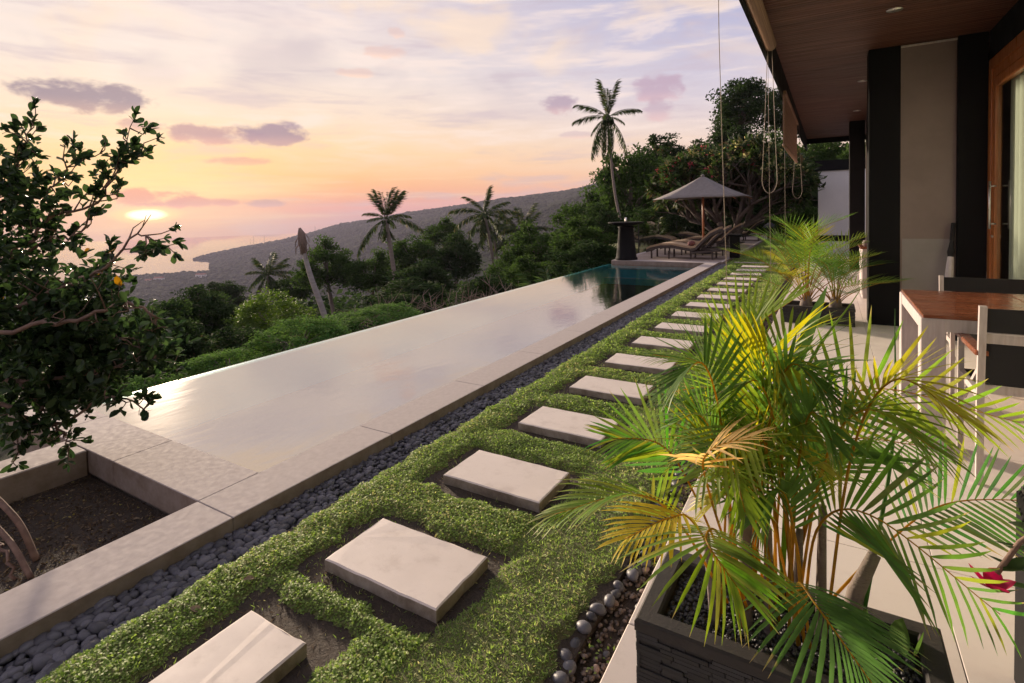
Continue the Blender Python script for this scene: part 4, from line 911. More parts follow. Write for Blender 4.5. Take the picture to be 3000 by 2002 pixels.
# ================================================================== LEAFY TREE BESIDE THE POOL
random.seed(5); rng = np.random.default_rng(5)
ft = empty('leafy_tree', (-3.2, .86, -.155), 0, 'leafy tree with twisted branches reaching over the pool corner', 'tree')
ob = lambda p: (p[0] + 3.2, p[1] - .86, p[2] + .155)
LIMBS = dict(
 A=([(-3.106, .896, -.155), (-3.205, .875, -.009), (-3.353, .849, .077), (-3.659, .789, .23), (-4.064, .797, .595)], .014, .012),
 B=([(-2.971, .835, -.155), (-3.094, .823, -.057), (-3.219, .809, -.002), (-3.56, .731, .196), (-3.919, .765, .536)], .012, .011),
 C=([(-3.02, .80, -.155), (-3.13, .79, -.05), (-3.25, .80, -.03), (-3.45, .74, .1), (-3.9, .70, .5)], .007, .006),
 L1=([(-3.919, .765, .536), (-3.688, .958, .459), (-3.524, 1.108, .328), (-3.187, 1.258, .48), (-2.981, 1.32, .406)], .02, .004),
 L2=([(-4.064, .797, .595), (-3.728, 1.054, .533), (-3.353, 1.222, .593), (-3.168, 1.336, .642), (-2.987, 1.388, .687)], .02, .004),
 L3=([(-4.064, .805, .775), (-3.662, 1.054, .943), (-3.415, 1.148, 1.052), (-3.174, 1.238, 1.14), (-3.025, 1.335, 1.309), (-2.92, 1.394, 1.228)], .02, .003),
 L4=([(-4.209, .843, .94), (-3.857, 1.065, 1.19), (-3.649, 1.2, 1.408), (-3.456, 1.318, 1.477), (-3.36, 1.382, 1.623), (-3.248, 1.465, 1.965)], .017, .0025),
 L5=([(-4.209, .851, 1.126), (-3.988, 1.059, 1.492), (-3.874, 1.137, 1.716), (-3.8, 1.192, 1.96)], .016, .003),
 L6=([(-3.702, .791, .816), (-3.372, .991, .874), (-3.128, 1.139, .917), (-3.027, 1.26, .971), (-2.896, 1.335, .899), (-2.888, 1.337, .831)], .018, .006),
 L7=([(-3.857, 1.065, 1.19), (-3.728, 1.205, 1.295), (-3.581, 1.295, 1.329), (-3.418, 1.408, 1.665), (-3.192, 1.489, 1.767)], .012, .0025),
 L8=([(-3.728, 1.054, .533), (-3.57, 1.084, .401), (-3.597, 1.005, .315), (-3.547, .973, .214)], .012, .004),
 L9=([(-3.662, 1.054, .943), (-3.633, 1.182, .811), (-3.361, 1.342, .766), (-3.121, 1.479, .611)], .013, .004),
 L10=([(-3.988, 1.059, 1.492), (-3.807, 1.228, 1.564), (-3.658, 1.324, 1.714), (-3.393, 1.487, 1.803)], .01, .0025),
 L11=([(-4.189, .957, .631), (-3.986, 1.198, .696), (-3.73, 1.351, .668), (-3.439, 1.525, .68), (-3.268, 1.619, .496)], .016, .004),
 L12=([(-3.524, 1.108, .328), (-3.437, 1.134, .262), (-3.405, 1.127, .199)], .008, .003),
 L13=([(-4.064, .797, .595), (-4.15, .82, .775), (-4.209, .843, .94), (-4.25, .85, 1.126), (-4.3, .95, 1.7)], .03, .012),
 L14=([(-3.919, .765, .536), (-3.9, .76, .7), (-3.702, .791, .816)], .02, .016),
)
leafC = []; leafD = []; leafN = []
def rosette(p, dr_, n, spread=.9, reach=.05):
    p = np.array(p); dr_ = unit(np.array(dr_))
    for i in range(n):
        dv_ = unit(dr_ + spread * rand_dirs(1)[0] + np.array([0, 0, .1])); leafC.append(p - dr_ * random.uniform(0, reach)); leafD.append(dv_)
        leafN.append(unit(np.array([0, 0, 1.]) + .9 * rng.normal(size=3)))
lb = MB()
for key, (pts, r0, r1) in LIMBS.items():
    c = catmull(pts, 24); c[1:-1] += rng.normal(size=(23, 3)) * .008 if key not in 'AB' else 0
    MB().tube([ob(p) for p in c], [(r0 + (r1 - r0) * i / 24) * (1 if key in 'ABC' else .72) for i in range(25)], 9).build('trunk' if key in 'ABC' else 'branch', M['bark_red'], ft, True)
    if key in ('A', 'B', 'C', 'L14'): continue
    ntw = {'L4': 20, 'L7': 16, 'L10': 18, 'L5': 26, 'L3': 26, 'L13': 24, 'L12': 5, 'L8': 9, 'L1': 17}.get(key, 22)
    for j in range(ntw):
        q = .12 + .88 * (j + random.random()) / ntw; k = min(23, int(q * 24)); p = c[k]; T = unit(c[k + 1] - c[k]); dv_ = unit(T * .6 + rand_dirs(1)[0] + np.array([0, 0, .22]))
        ln = random.uniform(.07, .20) * (1.15 - .5 * q); e1 = p + dv_ * ln * .55 + rng.normal(size=3) * .012; e2 = p + dv_ * ln + np.array([0, 0, .02]) + rng.normal(size=3) * .015
        lb.tube([ob(p), ob(e1), ob(e2)], [.0045, .003, .0018], 5)
        if random.random() < (.35 if key in ('L6', 'L9', 'L2', 'L1') and q < .7 else .93): rosette(e2, dv_, random.randint(6, 11)); rosette(e1, dv_, random.randint(1, 3), 1.4)
        if random.random() < .5:
            d2 = unit(dv_ + rand_dirs(1)[0]); e3 = e1 + d2 * ln * .6; lb.tube([ob(e1), ob(e3)], [.0028, .0014], 5); rosette(e3, d2, random.randint(4, 8))
    rosette(c[-1], c[-1] - c[-3], 9)
tag(lb.build('twigs', M['bark_red'], ft, True), kind='stuff')
for (cx, cy, cz, sx, sy, sz, nn) in ((-4.02, 1.0, 1.25, .22, .22, .38, 230), (-4.0, 1.0, .75, .28, .25, .25, 200), (-3.75, 1.2, .95, .28, .2, .22, 110), (-3.75, 1.05, 1.45, .2, .16, .2, 60), (-3.6, 1.2, .8, .3, .2, .15, 150), (-3.6, 1.3, .70, .24, .15, .14, 140), (-3.38, 1.42, .62, .18, .14, .10, 90), (-3.75, 1.25, .5, .24, .15, .14, 140), (-3.5, 1.2, .45, .2, .12, .08, 60), (-3.5, 1.33, .98, .16, .12, .10, 45), (-3.95, 1.05, 1.0, .2, .2, .3, 90), (-3.55, 1.15, .62, .3, .2, .12, 50), (-3.95, 1.1, 1.62, .14, .14, .14, 40), (-3.35, 1.25, .95, .22, .14, .12, 50), (-3.8, 1.0, .45, .25, .15, .10, 60)):
    for i in range(nn):
        p = np.array([cx, cy, cz]) + rng.normal(size=3) * np.array([sx, sy, sz]) * .7; rosette(p, rand_dirs(1)[0] + np.array([.3, .1, .3]), random.randint(5, 9), 1.1)
leafC = np.array(leafC); leafD = np.array(leafD); leafN = np.array(leafN)
def gap(a, b, r):       # an open window between two boughs
    a, b = np.array(a), np.array(b); t = np.clip(((leafC - a) @ (b - a)) / ((b - a) @ (b - a)), 0, 1); return np.linalg.norm(leafC - a - t[:, None] * (b - a), axis=1) < r
keep_ = ~(gap((-2.576, 1.142, 1.415), (-3.809, 1.688, 1.432), .15) | gap((-2.462, 1.212, 1.449), (-3.64, 1.792, 1.482), .11))
leafC, leafD, leafN = leafC[keep_], leafD[keep_], leafN[keep_]; nl = len(leafC)
def fleaf(cup, fold):
    V = []; prof = [(0, .06), (.18, .45), (.45, .92), (.68, 1), (.88, .62), (1, .04)]
    for u_, w_ in prof: V += [(u_, -.5 * w_, -cup * u_ * u_ + fold * w_), (u_, 0, -cup * u_ * u_), (u_, .5 * w_, -cup * u_ * u_ + fold * w_)]
    F = []
    for i in range(5): a_ = 3 * i; F += [(a_, a_ + 3, a_ + 4, a_ + 1), (a_ + 1, a_ + 4, a_ + 5, a_ + 2)]
    return np.array(V), np.array(F)
FL = [fleaf(.08, .06), fleaf(.22, .12), fleaf(-.1, .16)]
ll = .030 + .034 * rng.random(nl); lw = ll * (.45 + .14 * rng.random(nl)); ti = np.clip(rng.random(nl) * .96 + .04 * (rng.random(nl) < .05), 0, 1); ti = np.where(rng.random(nl) < .003, 1., ti * .93)
Sx = unit(np.cross(leafN, leafD)); Nx = np.cross(leafD, Sx); kind = rng.integers(0, 3, nl)
order = np.argsort(np.linalg.norm(leafC - np.array([0, 0, CAMZ]), axis=1) - ll * 6); inview = [i for i in order if leafC[i][0] > -3.75][:300]; sset = set(inview)
tv = [.05, .3, .55, .8]
FLM = {}
for k in range(3):
    for q, tval in enumerate(tv + [1.0]): FLM[(k, q)] = np_mesh('leaf', FL[k][0], FL[k][1], M['leaf_fore'], True, np.full(18, tval))
for i in inview:
    q = 4 if ti[i] >= 1 else min(3, int(ti[i] * 4)); o = bpy.data.objects.new('leaf', FLM[(int(kind[i]), q)]); COL.objects.link(o); o.parent = ft
    Mx = Matrix((leafD[i] * ll[i], Sx[i] * lw[i], Nx[i] * ll[i])).transposed().to_4x4(); Mx.translation = Vector(ob(leafC[i])); o.matrix_local = Mx
acc = []
for k in range(3):
    s = np.array([i for i in range(nl) if kind[i] == k and i not in sset]); V0, F0 = FL[k]
    V = V0[None, :, :1] * (leafD[s] * ll[s, None])[:, None] + V0[None, :, 1:2] * (Sx[s] * lw[s, None])[:, None] + V0[None, :, 2:] * (Nx[s] * ll[s, None])[:, None] + (leafC[s] + np.array([3.2, -.86, .155]))[:, None]
    acc.append((V.reshape(-1, 3), (F0[None] + (np.arange(len(s)) * 18)[:, None, None]).reshape(-1, 4), np.repeat(ti[s], 18)))
V, F, T = merge(acc); tag(link('foliage', np_mesh('foliage', V, F, M['leaf_fore'], True, T), ft), kind='stuff')
for i, (x, y, z, rzv, lab) in enumerate([(-1.985, .985, -.018, .4, 'fallen tan leaf on the creeping cover, left one of a pair'), (-1.94, 1.16, -.012, 1.4, 'fallen orange leaf on the creeping cover, nearer the second stone')]):
    o = tag(link('fallen_leaf', np_mesh('fallen_leaf', FL[1][0] * np.array([.045, .026, .045]), FL[1][1], M['litter'], True, np.full(18, .75))), lab, 'leaf', 'fallen leaves'); o.location = (x, y, z); o.rotation_euler = (.2, .1, rzv)

# ================================================================== TREES BELOW AND BEHIND
rng = np.random.default_rng(11)
def crown_mesh(name, mat, seed, ncl=85, nleaf=120, leaf=.085, inner=.45, low=-.75, spread=.26):
    r = np.random.default_rng(seed); d_ = unit(r.normal(size=(ncl * 3, 3))); d_ = d_[d_[:, 2] > low][:ncl]; n = len(d_)
    rad = inner + (1 - inner) * r.random(n) ** .6; lump = 1 + .18 * np.sin(d_[:, 0] * 5 + seed) * np.sin(d_[:, 1] * 4 + 2 * seed) ; C = d_ * (rad * .86 * lump)[:, None]
    cr = spread * (.6 + .7 * r.random(n)); ct = r.random(n)
    ld = unit(r.normal(size=(n, nleaf, 3)) + np.array([0, 0, .35])); lr = r.random((n, nleaf)) ** .45
    P_ = (C[:, None] + ld * (lr * cr[:, None])[:, :, None] * np.array([1, 1, .72])).reshape(-1, 3)
    Nn = unit(ld.reshape(-1, 3) + .8 * r.normal(size=(n * nleaf, 3)) + np.array([0, 0, .4])); Dv = unit(r.normal(size=(n * nleaf, 3)) + .4 * ld.reshape(-1, 3))
    L_ = leaf * (.55 + .8 * r.random(n * nleaf)); V, F = leaf_quads(P_, Dv, Nn, L_, L_ * .55, .15)
    return np_mesh(name, V, F, mat, False, np.repeat(np.clip(.55 * np.repeat(ct, nleaf) + .45 * r.random(n * nleaf), 0, 1), 4)), C
CR = {'tree': [crown_mesh('crown', M['leaf_tree'], s) for s in (1, 2)], 'dark': [crown_mesh('crown', M['leaf_dark'], s, 70, 130, .09, .35) for s in (3, 4)], 'lime': [crown_mesh('crown', M['leaf_lime'], 5, 110, 100, .07)],
      'hedge': [crown_mesh('crown', M['leaf_hedge'], s, 150, 110, .055, .75, -.3, .2) for s in (6, 7)], 'open': [crown_mesh('crown', M['leaf_dark'], 8, 34, 150, .10, .4, -.6, .27)]}
def tree(kind_, c, r_, h_, label, seed, cat='tree', group='trees beyond the pool', squash=True):
    x, y, z = c; zg = float(hill_z(np.array(x), np.array(y))) if x < -5.3 or y > 40 else -.5
    rd_ = random.Random(seed); t = empty('broadleaf_tree' if cat == 'tree' else 'leafy_shrub', (x, y, zg), 0, label, cat, group)
    me_, C = rd_.choice(CR[kind_]); o = link('crown', me_, t, (0, 0, z - zg), (0, 0, rd_.uniform(0, 6.28)), (r_, r_ * rd_.uniform(.9, 1.1), h_))
    H_ = z - zg; mb = MB(); bend = rd_.uniform(-.1, .1) * H_; r0 = max(.05, .035 * min(H_ + h_, 2.2 * h_ + 1)); top = (0, 0, max(.1, H_ - .45 * h_))
    mb.tube([(bend * .6, 0, -.4), (bend, .1, H_ * .4), top], [r0, r0 * .8, r0 * .6], 8)
    rot = o.rotation_euler[2]; cc, ss_ = math.cos(rot), math.sin(rot)
    for i in range(0, len(C), max(1, len(C) // 16)):
        q = C[i]; e = ((q[0] * cc - q[1] * ss_) * r_, (q[0] * ss_ + q[1] * cc) * r_, H_ + q[2] * h_); m_ = tuple(top[k] * .5 + e[k] * .5 + (.12 * h_ if k == 2 else 0) for k in range(3))
        mb.tube([top, m_, e], [r0 * .45, r0 * .28, r0 * .1], 5)
    mb.build('trunk', M['bark'], t, True); return t
TREES = [
 ('dark', (-15.14, 7.12, -1.9), 1.5, 1.15, 'dense dark tree just right of the pool side tree'), ('dark', (-26.4, 14.3, -3.4), 2.0, 1.5, 'dark tree with brownish top left of the lime tree'),
 ('lime', (-21.7, 14.8, -3.1), 1.8, 1.25, 'bright lime green bushy tree left of the dead trunk'), ('tree', (-34.1, 28.4, -2.8), 2.7, 2.4, 'rounded dark crown right behind the top of the dead trunk'),
 ('tree', (-29.6, 28.75, -3.1), 1.9, 1.8, 'leafy tree just left of the windblown coconut palm trunk'), ('tree', (-30.3, 34.2, -2.5), 2.5, 2.1, 'leafy tree between the two middle coconut palms'),
 ('dark', (-25.3, 33.7, -2.4), 2.5, 2.1, 'dark tree under the drooping coconut palm'), ('tree', (-17.45, 29.1, -3.0), 1.9, 1.7, 'mid green tree right of the drooping coconut palm'),
 ('tree', (-13.3, 31.0, .2), 2.2, 2.4, 'tall leafy tree left of the black pedestal urn'), ('tree', (-9.6, 29.3, 2.2), 2.3, 2.8, 'tall bushy tree rising directly behind the black pedestal urn'),
 ('dark', (-8.87, 22.6, .2), 1.6, 1.4, 'dark bushy tree low behind the black pedestal urn'), ('dark', (-5.45, 41.4, 8.2), 2.2, 2.4, 'tall dark tree standing highest against the sky by the cord'),
 ('dark', (-2.72, 43, 7.7), 1.8, 2.4, 'dark tree top half hidden by the roof edge'), ('tree', (-.15, 31.5, 3.1), 2.0, 1.9, 'green tree between white garden wall and roof end'),
 ('dark', (-1.33, 27.2, 2.0), 1.6, 1.6, 'dark tree behind the looped cords'), ('dark', (-6.5, 32.3, 2.6), 3.2, 2.3, 'wide dark tree behind the flowering frangipani'),
 ('dark', (-16.9, 15.6, -3.3), 1.6, .8, 'dark thicket tree at the foot of the dead trunk'), ('dark', (-7.6, 25.7, .2), 1.9, 1.2, 'low dark tree behind the sun loungers'),
 ('tree', (-34.3, 43.5, -.9), 2.3, 1.8, 'distant tree behind the drooping coconut palm'), ('dark', (-49.1, 28.6, -5.9), 2.5, 1.4, 'distant low tree left of the small palm'), ('tree', (-43.3, 32, -5.4), 2.1, 1.6, 'distant tree between small palm and dead trunk'),
 ('dark', (-5.9, 40, 5.4), 2.7, 1.9, 'dark mass of leaves low around the tall dark tree'), ('tree', (-3.3, 36, 3.4), 2.6, 2.2, 'tree filling the gap under the tall dark tree'), ('tree', (2.0, 27, 2.6), 2.0, 2.0, 'tree rising over the white garden wall'),
 ('dark', (-12.2, 36, 2.0), 2.4, 2.2, 'dark tree at the foot of the tallest coconut palm'), ('dark', (-20.5, 24, -2.9), 2.2, 1.6, 'dark tree below the windblown coconut palm'), ('tree', (-13.2, 24.5, -.8), 1.9, 1.5, 'leafy tree behind the upright palm clump'), ('dark', (-38, 21, -5.6), 2.4, 1.6, 'dark tree in the dip left of the dead trunk'), ('dark', (-9.9, 37, 4.4), 2.2, 2.0, 'dark crown right of the tallest coconut palm')]
for i, (k, c, r_, h_, lab) in enumerate(TREES): tree(k, c, r_, h_, lab, i)
SH = [('dark', (-14.9, 16.6, -2.1), 2.0, .8, 'dark shrub behind the dead brush'), ('dark', (-10.0, 14.9, -1.5), 1.5, .75, 'dark shrub between dead brush and upright palm clump'), ('dark', (-14.3, 8.8, -2.4), 1.4, .7, 'dark shrub below the lime green tree'), ('dark', (-12.75, 5.06, -1.8), 1.1, .9, 'dark shrub right under the pool side tree branches'),
      ('tree', (-9.6, 17.5, -1.0), 1.2, .7, 'green shrub behind the upright palm clump'), ('hedge', (-9.0, 6.75, -1.12), 1.05, .52, 'bright hedge bush at the pool edge, below the dead trunk'), ('hedge', (-9.5, 5.6, -1.45), .8, .45, 'hedge bush at the pool edge, left of the brightest bush'), ('hedge', (-9.2, 9.2, -1.22), 1.3, .45, 'long low hedge bush at the pool edge under the windblown palm'), ('hedge', (-10.2, 4.4, -1.8), .9, .5, 'hedge bush lowest to the left at the pool edge'),
      ('dark', (-11.5, 12.2, -1.7), 1.4, .6, 'dark shrub at the pool edge below the windblown palm'),
      ('dark', (-6.6, 15.6, -.35), 1.2, .8, 'dark shrub beside the black pedestal urn, on its left'), ('tree', (-7.6, 17.6, .1), 1.3, 1.0, 'green shrub left of the pedestal urn, behind the dark one'), ('dark', (-6.6, 24.8, .7), 1.6, 1.2, 'dark bush behind the glass balustrade'),
      ('dark', (-4.6, 26.6, .6), 1.6, 1.3, 'dark bush behind the frangipani trunks, on the left'), ('dark', (-2.4, 31.5, .8), 1.8, 1.5, 'dark bush behind the topiary'), ('tree', (-.9, 23.6, .5), 1.0, 1.0, 'green bush left of the white garden wall'), ('dark', (-4.3, 31, 1.2), 1.8, 1.6, 'dark bush behind the frangipani trunks, on the right'), ('dark', (-1.2, 34, 1.4), 2.0, 2.0, 'dark bush far behind the white garden wall')]
for i, (k, c, r_, h_, lab) in enumerate(SH): tree(k, c, r_, h_, lab, 100 + i, 'shrub', 'shrubs below the pool edge')
# undergrowth on the bank
n = 90000; e = rng.random(n) ** 1.4 * 34; X = -5.5 - e; Y = -2 + rng.random(n) * 42; clump = np.clip(.5 + .6 * fbm(X, Y, .9, 6), .05, 1.3); Z = hill_z(X, Y) + clump * (.25 + .5 * rng.random(n)) * np.clip(.35 + e / 6, 0, 1)
Nn = unit(rng.normal(size=(n, 3)) + np.array([0, 0, .8])); L_ = .05 + .09 * rng.random(n) + .004 * e; V, F = leaf_quads(np.stack([X, Y, Z], -1), rand_dirs(n), Nn, L_, L_ * .5)
tag(link('undergrowth', np_mesh('undergrowth', V, F, M['leaf_dark'], False, np.repeat(rng.random(n), 4))), 'tangled undergrowth covering the bank below the pool', 'undergrowth', kind='stuff')
# woodland in the middle distance, one mass
n = 420; a = R(-80) + rng.random(n) * R(66); D = 48 + 230 * rng.random(n) ** 1.3; X = D * np.sin(a); Y = D * np.cos(a); Z = hill_z(X, Y); r_ = 1.6 + 1.9 * rng.random(n)
k = 170; ld = unit(rng.normal(size=(n, k, 3)) + np.array([0, 0, .3])); lump = 1 + .3 * np.sin(ld[:, :, 0] * 4 + X[:, None]) * np.sin(ld[:, :, 1] * 4 + Y[:, None]); P_ = np.stack([X, Y, Z + r_ * .9], -1)[:, None] + ld * (r_[:, None] * lump * (.55 + .45 * rng.random((n, k)) ** .5))[:, :, None]
L_ = (.4 + .5 * rng.random(n * k)); V, F = leaf_quads(P_.reshape(-1, 3), rand_dirs(n * k), unit(ld.reshape(-1, 3) + .6 * rng.normal(size=(n * k, 3))), L_, L_ * .6)
tag(link('woodland', np_mesh('woodland', V, F, M['leaf_dark'], False, np.repeat(np.clip(.5 * np.repeat(rng.random(n), k) + .5 * rng.random(n * k), 0, .92), 4))), 'dark woodland covering the slope down to the coast', 'woodland', kind='stuff')

# coconut palms
def coco_frond(seed, droop, rise):
    r = np.random.default_rng(seed); pts = [np.array([u_, .04 * math.sin(u_ * 3 + seed), rise * u_ - droop * u_ ** 2.1]) for u_ in np.linspace(0, 1, 15)]
    mb = MB().tube([tuple(p) for p in pts], [.014 * (1 - .85 * i / 14) for i in range(15)], 5)
    V1 = np.array(mb.v); out = []
    C = []; D_ = []; L_ = []
    for i in range(46):
        u_ = .14 + .86 * i / 45; f = u_ * 14; k = min(13, int(f)); p = pts[k] + (pts[k + 1] - pts[k]) * (f - k); T = unit(pts[k + 1] - pts[k])
        for s_ in (-1, 1):
            dv_ = unit(T * .55 + np.array([0, s_ * .75, 0]) + np.array([0, 0, -.75 - .35 * r.random()]) + .12 * r.normal(size=3)); C.append(p); D_.append(dv_); L_.append((.30 if u_ < .8 else .22) * (.75 + .4 * r.random()) * math.sin(min(1, u_ * 1.6) * math.pi / 2 * .98))
    C = np.array(C); D_ = np.array(D_); L_ = np.array(L_); V, F = leaf_quads(C, D_, unit(r.normal(size=(len(C), 3)) * .5 + np.array([.3, 0, 1])), L_, np.full(len(C), .030), .1)
    F1 = np.array([list(q) for q in mb.f if len(q) == 4]); parts = [(V1, F1, np.full(len(V1), .5)), (V, F, np.repeat(r.random(len(C)) * .9, 4))]
    V, F, T = merge(parts); return np_mesh('frond', V, F, M['palm_leaf'], False, T)
CF = {'up': [coco_frond(1, .15, .1), coco_frond(2, .25, .1)], 'mid': [coco_frond(3, .45, .25), coco_frond(4, .55, .3)], 'down': [coco_frond(5, .35, -.1), coco_frond(6, .5, 0)]}
NUT = MB().lathe([(.02, -.12), (.09, -.06), (.11, 0), (.08, .08), (.02, .12)], k=9).mesh('coconut', M['palm_leaf'], True)
def coco(base, top, ln, fronds, label, r0=.16, nuts=5, skirt=0, bendv=(0, 0, 0), name='coconut_palm'):
    t = empty(name, base, 0, label, 'palm', 'coconut palms on the slope'); b = np.array(base); tp = np.array(top) - b; bv = np.array(bendv)
    c = catmull([(0, 0, 0), tuple(tp * .35 + bv), tuple(tp * .7 + bv * .7), tuple(tp)], 20)
    rad = [r0 * (1.5 if i == 0 else 1.12 - .45 * i / 20) * (1 + .06 * (i % 2)) for i in range(21)]
    MB().tube([tuple(p) for p in c], rad, 9).build('trunk', M['palm_trunk'], t, True)
    for az_, el_, kd, s_ in fronds:
        o = link('frond', random.choice(CF[kd]), t, tuple(tp), (0, -R(el_), R(az_)), ln * s_)
    for i in range(nuts): link('coconut', NUT, t, (tp[0] + .22 * math.cos(i * 1.3), tp[1] + .22 * math.sin(i * 1.3), tp[2] - .18 - .08 * (i % 2)))
    for i in range(skirt): link('dead_frond', CF['down'][i % 2], t, (tp[0], tp[1], tp[2] - .25), (0, R(74 + 6 * (i % 3)), i * 2.1), ln * .55)
random.seed(3)
Fr = lambda L_: [(a_, e_, k_, s_) for a_, e_, k_, s_ in L_]
coco((-8.75, 26.1, -.6), (-9.67, 25.92, 6.06), 1.72, Fr([(30, 80, 'up', 1.05), (205, 84, 'up', 1.1), (120, 74, 'up', 1.05), (300, 70, 'up', .8), (215, 34, 'mid', 1.0), (200, 8, 'mid', 1.0), (188, -14, 'down', .6), (215, -38, 'down', 1.1), (200, -56, 'down', 1.05), (30, 24, 'mid', .95), (25, -6, 'mid', .5), (35, -34, 'down', 1.05), (20, -58, 'down', 1.0), (110, 10, 'mid', .9), (290, 5, 'mid', .9), (280, -40, 'down', 1.0), (150, -30, 'down', 1)]), 'tallest coconut palm standing against the sky above the trees', .07, 6, 0, (-.25, 0, 0))
coco((-26.4, 28.2, -9.5), (-27.26, 28.0, 1.1), 2.25, Fr([(40, 72, 'up', .95), (60, 62, 'up', 1.0), (20, 58, 'up', 1.05), (230, 76, 'up', .95), (200, 68, 'up', .95), (300, 70, 'up', .9), (120, 80, 'up', .9), (80, 85, 'up', 1.0), (210, 30, 'mid', .7), (214, -22, 'down', 1.25), (30, -4, 'mid', 1.2), (40, 20, 'mid', .75), (205, 8, 'mid', .6), (290, -20, 'down', .7), (110, -10, 'mid', .7)]), 'windblown coconut palm with upswept crown and brown skirt', .19, 4, 7, (.3, 0, 0))
coco((-24.2, 37.7, -9), (-25.08, 37.5, 1.2), 2.5, Fr([(60, 84, 'up', .95), (100, 78, 'up', .9), (220, 58, 'mid', .9), (40, 40, 'mid', .9), (30, 16, 'mid', 1.15), (212, 22, 'mid', 1.15), (215, -8, 'mid', 1.1), (205, -30, 'down', 1.1), (225, -55, 'down', 1.0), (25, -28, 'down', .95), (35, -55, 'down', 1.0), (300, 10, 'mid', .8), (130, 15, 'mid', .8), (280, -40, 'down', .9), (15, -2, 'mid', .9)]), 'coconut palm with drooping fronds in the middle of the slope', .15, 6, 4, (.4, 0, 0))
rnd = lambda n, lo=-35, hi=70: [(i * 137.5 + random.uniform(-15, 15), hi - (hi - lo) * i / n, 'up' if i < n * .35 else ('mid' if i < n * .7 else 'down'), random.uniform(.85, 1.1)) for i in range(n)]
coco((-45.2, 30.9, -12), (-45.4, 30.9, -4.0), 2.2, rnd(17), 'small coconut palm above the lime green tree', .15, 3)
coco((-22.2, 39, -8), (-22.35, 39.0, -.3), 2.6, rnd(16), 'dim coconut palm behind, right of the drooping palm', .14, 3)
coco((-25.6, 41.5, -9), (-27.4, 42.3, -.6), 2.5, rnd(15), 'dim coconut palm behind, left of the drooping palm', .14, 2)
coco((-5.9, 11.6, -1.9), (-5.9, 11.6, -1.55), 1.45, [(i * 137.5, 84 - 46 * i / 15, 'up', random.uniform(.75, 1.1)) for i in range(15)] + [(20, 30, 'mid', 1.0), (40, 20, 'mid', .9), (230, 30, 'mid', 1), (190, 25, 'mid', 1)], 'young palm clump with upright fronds just beyond the pool edge', .12, 0, 0, name='young_palm')
coco((-5.6, 19.5, -.4), (-5.6, 19.5, -.1), 1.1, [(i * 137.5, 80 - 50 * i / 12, 'up', random.uniform(.8, 1.1)) for i in range(12)], 'small fresh green palm behind the left loungers', .08, 0, 0, name='young_palm')
dt = empty('dead_palm_trunk', (-19.2, 16.3, -6.3), 0, 'bare leaning grey palm trunk with a broken shaggy top', 'dead tree')
MB().tube([tuple(p) for p in catmull([(0, 0, 0), (-.35, -.2, 2.9), (-.93, -.48, 5.0), (-1.2, -.6, 6.2)], 18)], [.155 - .06 * i / 18 for i in range(19)], 10).build('trunk', M['grey_trunk'], dt, True)
mb = MB().tube([(-1.18, -.58, 6.0), (-1.24, -.6, 6.5), (-1.28, -.62, 6.95), (-1.34, -.65, 7.2)], [.11, .19, .16, .05], 9)
for i in range(16): an = i * .9; mb.tube([(-1.26 + .16 * math.cos(an), -.62 + .16 * math.sin(an), 6.2 + .05 * i), (-1.26 + .3 * math.cos(an), -.62 + .3 * math.sin(an), 6.1 + .04 * i), (-1.26 + .3 * math.cos(an), -.62 + .3 * math.sin(an), 5.8 + .05 * i)], .015, 4)
mb.build('broken_top', M['dead_wood'], dt, True)
for j, (x, y, z, lab) in enumerate(((-10.9, 11.0, -1.9, 'pile of dead brown branches nearest the windblown palm'), (-9.2, 12.0, -1.75, 'pile of dead brown branches in the middle of the pool edge'), (-8.0, 12.9, -1.6, 'pile of dead brown branches next to the upright palm clump'))):
    t = empty('brush_pile', (x, y, z), 0, lab, 'brush', 'piles of dead branches'); mb = MB(); rd_ = random.Random(j)
    for i in range(80):
        p = Vector((rd_.gauss(0, .55), rd_.gauss(0, .4), rd_.random() * .5)); dv_ = Vector((rd_.gauss(0, 1), rd_.gauss(0, 1), rd_.random() * 1.1)).normalized(); l_ = rd_.uniform(.35, 1.0); q = p + dv_ * l_ * .5 + Vector((rd_.gauss(0, .08), rd_.gauss(0, .08), rd_.gauss(0, .08)))
        e = p + dv_ * l_; mb.tube([p, q, e], [.016, .011, .004], 4); f_ = (dv_ + Vector((rd_.gauss(0, .7), rd_.gauss(0, .7), .3))).normalized(); mb.tube([q, q + f_ * l_ * .4], [.008, .003], 4)
    tag(mb.build('branches', M['dead_wood'], t), kind='stuff')

# frangipani
rng = np.random.default_rng(17); random.seed(17)
fg = empty('frangipani_tree', (-3.25, 20.4, -.1), 0, 'wide flowering frangipani with many bare forking limbs behind the parasol', 'tree')
tips = []; brm = MB()
def fork(p, dv_, l_, r_, lev):
    q = p + dv_ * l_; m_ = p + dv_ * l_ * .5 + Vector((random.gauss(0, .06), random.gauss(0, .06), .03)) * l_
    brm.tube([p, m_, q], [r_, r_ * .88, r_ * .76], 7 if lev < 2 else 5)
    if lev >= 5: tips.append((np.array(q), np.array(dv_))); return
    k = 3 if random.random() < .55 else 2
    for i in range(k):
        nd = (dv_ + Vector((random.gauss(0, .55), random.gauss(0, .55), random.gauss(.1, .32)))).normalized()
        if q.z > 3.5: nd = Vector((nd.x, nd.y, nd.z * .4)).normalized()
        if nd.z < -.05: nd.z = .1
        fork(q, nd, l_ * random.uniform(.68, .88), r_ * .68, lev + 1)
